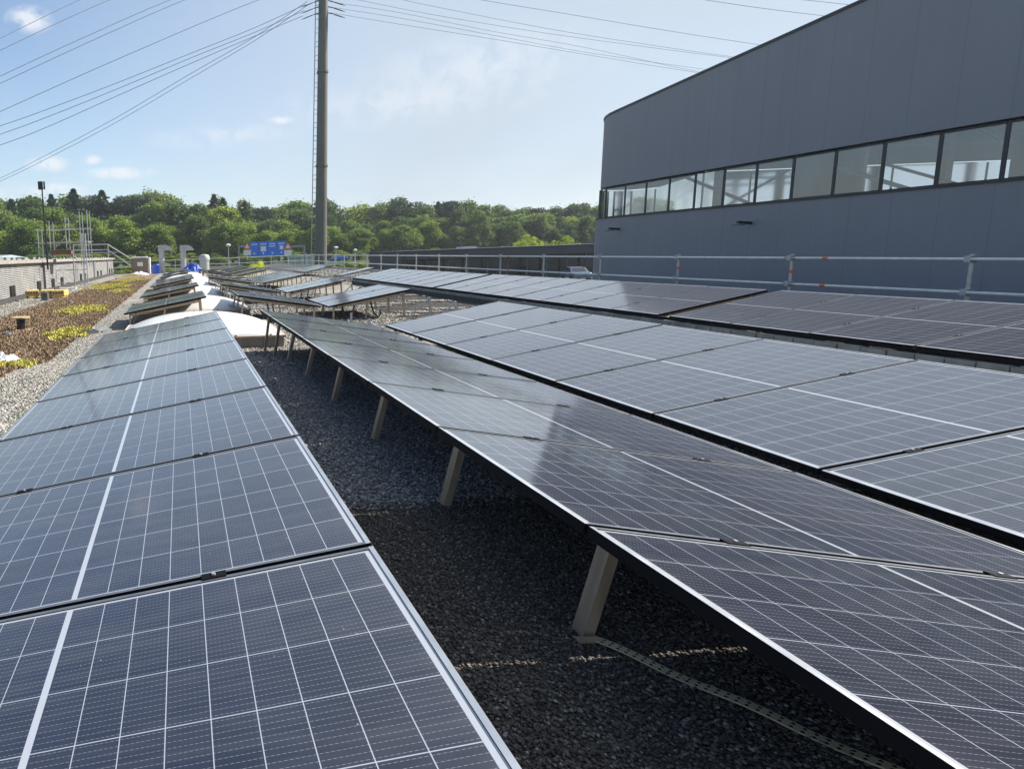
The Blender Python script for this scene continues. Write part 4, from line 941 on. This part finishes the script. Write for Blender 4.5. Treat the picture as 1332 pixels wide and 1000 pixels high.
# crossarms with insulators
att = {}
for i, (py, ll) in enumerate(((4, 3.0), (12, 2.9), (20, 2.8))):
    h = atY(420, py, MY).z-g_
    for sx in (-1, 1):
        c = mp_(h); e = c+Vector((sx*2.6, 0, -.42*1)); a = MB()
        a.tube([c+Vector((sx*mr(h)*.8, 0, .25)), c+Vector((sx*1.1, 0, .1))], .06, 6)
        a.tube([c+Vector((sx*1.1, 0, .1)), e], .035, 6)
        for q_ in range(7): z_ = c+Vector((sx*1.1, 0, .1)); w_ = z_.lerp(e, .2+q_*.09); a.lathe((w_.x, w_.y, w_.z-.05), [(.04, 0), (.14, .05), (.04, .09)], 8)
        a.build('insulator_string', M['ceramic'], t); att[(i, sx)] = foot+e
def wire(pts, lb, r=.028):
    """smooth curve through the 3D points"""
    P = [Vector(p) for p in pts]; out = []; n = len(P)
    for i in range(n-1):
        p0, p1, p2, p3 = P[max(i-1, 0)], P[i], P[i+1], P[min(i+2, n-1)]
        for k in range(8):
            t_ = k/8; out.append(.5*((2*p1)+(p2-p0)*t_+(2*p0-5*p1+4*p2-p3)*t_*t_+(3*p1-p0-3*p2+p3)*t_**3))
    out.append(P[-1]); a = MB(); a.tube(out, r, 5)
    return tag(a.build('power_line', M['wire'], smooth=True), lb, 'power line', 'overhead power lines')
def W(l, lb, r=.028): wire([atY(*q) for q in l], lb, r)
W([(400, 2, 85), (330, 49, 88), (250, 95, 92), (150, 154, 98), (60, 202, 104), (0, 232, 109), (-150, 300, 121)], 'steepest power line left of the mast, upper of its pair')
W([(402, 6, 86), (330, 54, 89), (250, 101, 93), (150, 160, 99), (60, 207, 105), (0, 236, 110), (-150, 303, 122)], 'steepest power line left of the mast, lower of its pair')
W([att[(0, -1)]*1.0 and (398, 6, 85), (330, 37, 84), (250, 69, 82), (150, 109, 80), (60, 143, 78), (0, 164, 77), (-150, 212, 73)], 'uppermost of the three flat power lines left of the mast')
W([(396, 14, 85), (330, 43, 84), (250, 75, 82), (150, 117, 80), (60, 153, 78), (0, 175, 77), (-150, 226, 73)], 'middle of the three flat power lines left of the mast')
W([(394, 21, 85), (330, 48, 84), (250, 82, 82), (150, 126, 80), (60, 166, 78), (0, 189, 77), (-150, 240, 73)], 'lowest of the three flat power lines left of the mast')
for i, (xa, y0_) in enumerate(((105, 50.5), (143, 66), (222, 99.5), (241, 109), (337, 145.5))):
    ym = y0_*.47; 
    W([(xa*1.9, -y0_*.72, 62), (xa*1.45, -y0_*.37, 57), (xa, 0, 52), (xa*.5, y0_*.485, 46), (0, y0_, 41), (-xa*.6, y0_*1.63, 35)], ORD[i]+' power line from the left corner of the sky, crossing the top edge', .017)
RL = [[(430, 3, 85), (520, 17, 86), (640, 41, 88), (760, 62, 90), (905, 93, 92), (1050, 118, 95)],
      [(432, 10, 85), (520, 24, 86), (640, 46, 88), (760, 68, 90), (912, 90, 92), (1050, 108, 95)],
      [(430, 17, 85), (520, 32, 86), (640, 51, 88), (760, 71, 90), (905, 94.5, 92), (1050, 114, 95)],
      [(440, -5, 84), (560, 19, 84), (700, 42, 84), (830, 60, 84), (955, 76, 84), (1100, 92, 84)],
      [(480, -9, 84), (580, 12, 84), (720, 39, 84), (840, 58, 84), (955, 74.5, 84), (1100, 92, 84)],
      [(560, -12, 70), (630, 1, 70), (740, 19, 70), (860, 39, 70), (990, 59, 70), (1150, 82, 70)],
      [(820, -14, 62), (915, 0, 62), (990, 11, 62), (1080, 22, 62), (1200, 35, 62)],
      [(900, -20, 62), (1010, -4, 62), (1090, 5, 62), (1130, 9.5, 62), (1250, 22, 62)]]
RN = ['lowest power line right of the mast', 'second lowest power line right of the mast', 'third lowest power line right of the mast', 'fourth lowest power line right of the mast', 'fifth lowest power line right of the mast', 'power line crossing the top edge halfway between the mast and the hall', 'power line close to the hall roof, lower of two', 'power line close to the hall roof, upper of two']
for l_, nm in zip(RL, RN): W(l_, nm, .018)

# ------------------------------------------------------------------ trees
def crown_mesh(name, kind, seed, mat, nleaf=9000):
    r = np.random.default_rng(seed); P = []; Nn = []
    if kind == 'conifer':
        k = nleaf; h = r.random(k)**.8; a = r.random(k)*2*pi; tier = (h*11) % 1.0
        rad = (1-h)**.8*.24*(.3+.95*(1-tier)**1.3)*(.62+.5*np.sin(a*4+np.floor(h*11)*2.4)); rr_ = rad*np.sqrt(r.random(k)); 
        P = np.stack([rr_*np.cos(a), rr_*np.sin(a), .12+.88*h-.06*rr_/.26], 1); size = .020
    elif kind == 'pine':
        cs = [(r.normal(0, .12), r.normal(0, .12), .55+.4*r.random(), .07+.06*r.random()) for _ in range(13)]
        k = nleaf//len(cs); L_ = []
        for (x, y, z, s) in cs:
            d = r.normal(size=(k, 3)); d /= np.linalg.norm(d, axis=1)[:, None]; q = d*(s*(r.random(k)**.4))[:, None]*np.array([1.4, 1.4, .55]); L_.append(q+np.array([x, y, z]))
        P = np.concatenate(L_); size = .018
    else:
        wide = {'round': .31, 'tall': .24, 'bush': .52}[kind]; zc, zh = (.54, .45) if kind != 'bush' else (.45, .45)
        nc = int(26+r.random()*40); cs = []; lean = r.normal(0, .04, 2); lob = [(r.normal(0, .5), r.normal(0, .5), r.normal(0, .5), .75+.5*r.random()) for _ in range(5)]
        for _ in range(nc):
            d = r.normal(size=3); d /= np.linalg.norm(d); f = r.random()**.4
            m_ = 1.0
            for (a_, b_, c_, q_) in lob:
                if d[0]*a_+d[1]*b_+d[2]*c_ > .35: m_ *= q_
            m_ = min(1.25, max(.6, m_)); sh = 1-.3*max(0, d[2]) if kind != 'tall' else 1-.45*max(0, d[2])
            cs.append((d[0]*wide*f*sh*.85*m_+lean[0]*d[2], d[1]*wide*f*sh*.85*m_+lean[1]*d[2], zc+d[2]*zh*f*.86*min(1.08, m_), .05+.10*r.random()))
        k = nleaf//nc; L_ = []
        for (x, y, z, s) in cs:
            d = r.normal(size=(k, 3)); d /= np.linalg.norm(d, axis=1)[:, None]; q = d*(s*(.35+.65*r.random(k)**.5))[:, None]*np.array([1.15, 1.15, .8]); L_.append(q+np.array([x, y, z]))
        P = np.concatenate(L_); P[:, 2] = np.maximum(P[:, 2], .05); size = .017
    if kind in ('round', 'tall', 'bush'):
        jm = r.random(len(P)) < .3; P[jm] += r.normal(0, .024, (int(jm.sum()), 3)); P[:, 2] = np.maximum(P[:, 2], .04)
    n = len(P); s = size*(.6+.8*r.random(n))
    nrm = r.normal(size=(n, 3)); nrm[:, 2] = np.abs(nrm[:, 2])+.15; nrm /= np.linalg.norm(nrm, axis=1)[:, None]
    t1 = np.cross(nrm, r.normal(size=(n, 3))); t1 /= np.linalg.norm(t1, axis=1)[:, None]; t2 = np.cross(nrm, t1)
    V = np.stack([P-t1*s[:, None], P-t2*(s*.6)[:, None], P+t1*s[:, None], P+t2*(s*.6)[:, None]], 1).reshape(-1, 3)
    me = bpy.data.meshes.new(name); me.vertices.add(4*n); me.vertices.foreach_set('co', V.reshape(-1).astype(np.float32))
    me.loops.add(4*n); me.loops.foreach_set('vertex_index', np.arange(4*n, dtype=np.int32)); me.polygons.add(n); me.polygons.foreach_set('loop_start', (np.arange(n)*4).astype(np.int32))
    me.update(calc_edges=True); me.materials.append(mat); return me
def trunk_mb(kind, seed):
    r = random.Random(seed); a = MB(); top = .9 if kind in ('conifer', 'pine') else .62
    a.tube([(0, 0, -.03), (.004, 0, .2), (-.004, .004, top*.6), (0, 0, top)], [.022, .017, .011, .003], 8)
    for k in range(7):
        z = top*(.4+.08*k); an = r.random()*6.28; l = .16*(1.1-k*.1); a.tube([(0, 0, z), (cos(an)*l*.6, sin(an)*l*.6, z+l*.35), (cos(an)*l, sin(an)*l, z+l*.8)], [.008, .005, .002], 5)
    return a
protos = {}
def tree_proto(key, kind, seed, mat, n):
    root = thing(key, 'tree', 'tree'); me = crown_mesh('crown', kind, seed, mat, n); cr = bpy.data.objects.new('crown', me); C.objects.link(cr); cr.parent = root
    trunk_mb(kind, seed).build('trunk', M['bark'], root, smooth=True); return root
SP = {'rb': [('leafy_tree', k_, s, M['leaf'], 14000) for s, k_ in ((1, 'round'), (2, 'tall'), (3, 'round'), (21, 'tall'), (22, 'round'))], 'rd': [('dark_leafy_tree', k_, s, M['leaf_dark'], 14000) for s, k_ in ((4, 'round'), (5, 'tall'), (6, 'tall'), (23, 'round'))],
      'c': [('spruce_tree', 'conifer', s, M['needle'], 5200) for s in (7, 8)], 'p': [('pine_tree', 'pine', s, M['needle'], 4200) for s in (9, 12)], 'y': [('shrub', 'bush', 10, M['leaf_yellow'], 7000)], 'b': [('shrub', 'bush', 11, M['leaf'], 7000)]}
DESC = {'rb': 'bright green leafy tree', 'rd': 'darker green leafy tree', 'c': 'dark pointed spruce', 'p': 'dark open-crowned pine', 'y': 'yellow-green rounded shrub', 'b': 'green shrub'}
cnt = {}
def tree(k, px, ptop, Y, wsc, lab, cat='tree', group=None, gz_=None):
    q = atY(px, ptop, Y); g_ = terr(0, Y) if gz_ is None else gz_; h = q.z-g_
    lst = SP[k]; i = cnt.get(k, 0) % len(lst); cnt[k] = cnt.get(k, 0)+1; key = (k, i)
    if key not in protos: protos[key] = tree_proto(*lst[i]); o = protos[key]
    else: o = copy_tree(protos[key])
    o.location = (q.x, Y, g_-.02*h); o.rotation_euler = (0, 0, random.random()*6.28); o.scale = (h*wsc, h*wsc, h)
    o['label'] = lab; o['category'] = cat
    if group: o['group'] = group
    return o
def prof(tb, x):
    for (a, b), (c, d) in zip(tb, tb[1:]):
        if a <= x <= c: return b+(d-b)*(x-a)/(c-a)
    return tb[0][1] if x < tb[0][0] else tb[-1][1]
BT = [(-60, 265), (0, 264), (40, 257), (120, 262), (190, 256), (240, 256), (280, 260), (330, 268), (370, 263), (420, 264), (480, 275), (520, 268), (560, 265), (610, 268), (660, 265), (700, 276), (745, 268), (790, 266), (850, 260)]
rows = [('back', 212, BT, 0, 21, .95, ['rd', 'rd', 'rb', 'rd']), ('middle', 192, BT, 13, 22, .95, ['rb', 'rd', 'rb', 'rd']), ('front', 172, BT, 30, 19, 1.0, ['rb', 'rb', 'rd', 'rb'])]
rt = random.Random(11)
for nm, Y, tb, drop, step, ws, ks in rows:
    x = -70; i = 0
    while x < 880:
        k = ks[i % len(ks)]
        if nm == 'front' and x > 560: k = 'rd'
        if nm == 'front' and x < 560 and rt.random() < .8: k = 'rb'
        py = prof(tb, x)-(4 if x < 430 else 8)+drop+rt.uniform(-8, 8)*(1.5 if nm == 'front' else 1)+(4 if nm == 'front' and x > 560 else 0)
        if nm == 'front' and x > 600: py -= 14
        vis = 'behind the hall' if x > 800 else 'in view'
        tree(k, x+rt.uniform(-4, 4), py, Y+rt.uniform(-4, 4), ws*rt.uniform(.85, 1.5), '%s, %s from the left in the %s tree line' % (DESC[k], ORD[i], nm), group='trees of the %s line of the wood' % nm)
        x += step*rt.uniform(.8, 1.15); i += 1
for i, (k, px, py, ws) in enumerate([('c', 95, 245, .9), ('c', 132, 247, 1.0), ('p', 112, 254, 1.0), ('p', 183, 249, 1.1), ('c', 66, 252, .8), ('p', 160, 255, .9), ('c', 278, 252, .8), ('c', 290, 257, .8), ('c', 318, 262, .9), ('p', 338, 266, 1.0), ('c', 14, 258, .8), ('p', 545, 262, 1.2), ('p', 583, 259, 1.0), ('p', 512, 266, .9), ('p', 700, 268, 1.1), ('c', 570, 262, .8)]):
    side = 'left of the mast' if px < 415 else 'right of the mast'
    tree(k, px, py, 205+3*(i % 3), ws*(2.0 if k == 'c' else .75), '%s on the skyline %s, %s conifer from the left' % (DESC[k], side, ORD[sorted([95, 132, 112, 183, 66, 160, 278, 290, 318, 338, 14, 545, 583, 512, 700, 570]).index(px)]), group='conifers on the skyline')
for px, py, Y, lb in ((690, 298, 100, 'yellow-green shrub rising over the low dark building, left of two'), (738, 300, 100, 'yellow-green shrub rising over the low dark building, right of two')): tree('y', px, py, Y, 1.0, lb, 'shrub', 'yellow-green shrubs')
for i, (px, py, Y) in enumerate(((338, 336, 100), (334, 330, 104), (452, 333, 100), (470, 334, 98), (488, 336, 97), (503, 338, 96), (164, 337, 90), (150, 340, 90), (188, 344, 90), (218, 342, 95))):
    tree('b' if i != 0 else 'y', px, py, Y, 1.3, 'low green shrub just beyond the far guard rail, %s from the left' % ORD[sorted([338, 334, 452, 470, 488, 503, 164, 150, 188, 218]).index(px)], 'shrub', 'shrubs beyond the far guard rail')

for i in range(30):
    px = -40+30*i+rt.uniform(-8, 8); tree('b', px, prof([(0, 329), (600, 324), (900, 318)], px)+rt.uniform(-5, 3), 162+rt.uniform(-2, 2), 2.2, 'green bush at the foot of the wood, %s from the left' % ORD[i], 'bush', 'bushes at the foot of the wood')

# thin summer haze between the roof and the wood
hm = bpy.data.materials.new('air'); hm.use_nodes = True; t = hm.node_tree; t.nodes.clear()
o_ = N(t, 'ShaderNodeOutputMaterial'); v_ = N(t, 'ShaderNodeVolumePrincipled'); v_.inputs['Density'].default_value = .0003; v_.inputs['Color'].default_value = (.86, .92, 1, 1); v_.inputs['Anisotropy'].default_value = .3
L(t, v_.outputs[0], o_.inputs['Volume'])
a = MB(); a.box(-620, 920, -210, 2010, GR-1.5, 60); h_ = a.build('haze', hm); h_['kind'] = 'stuff'
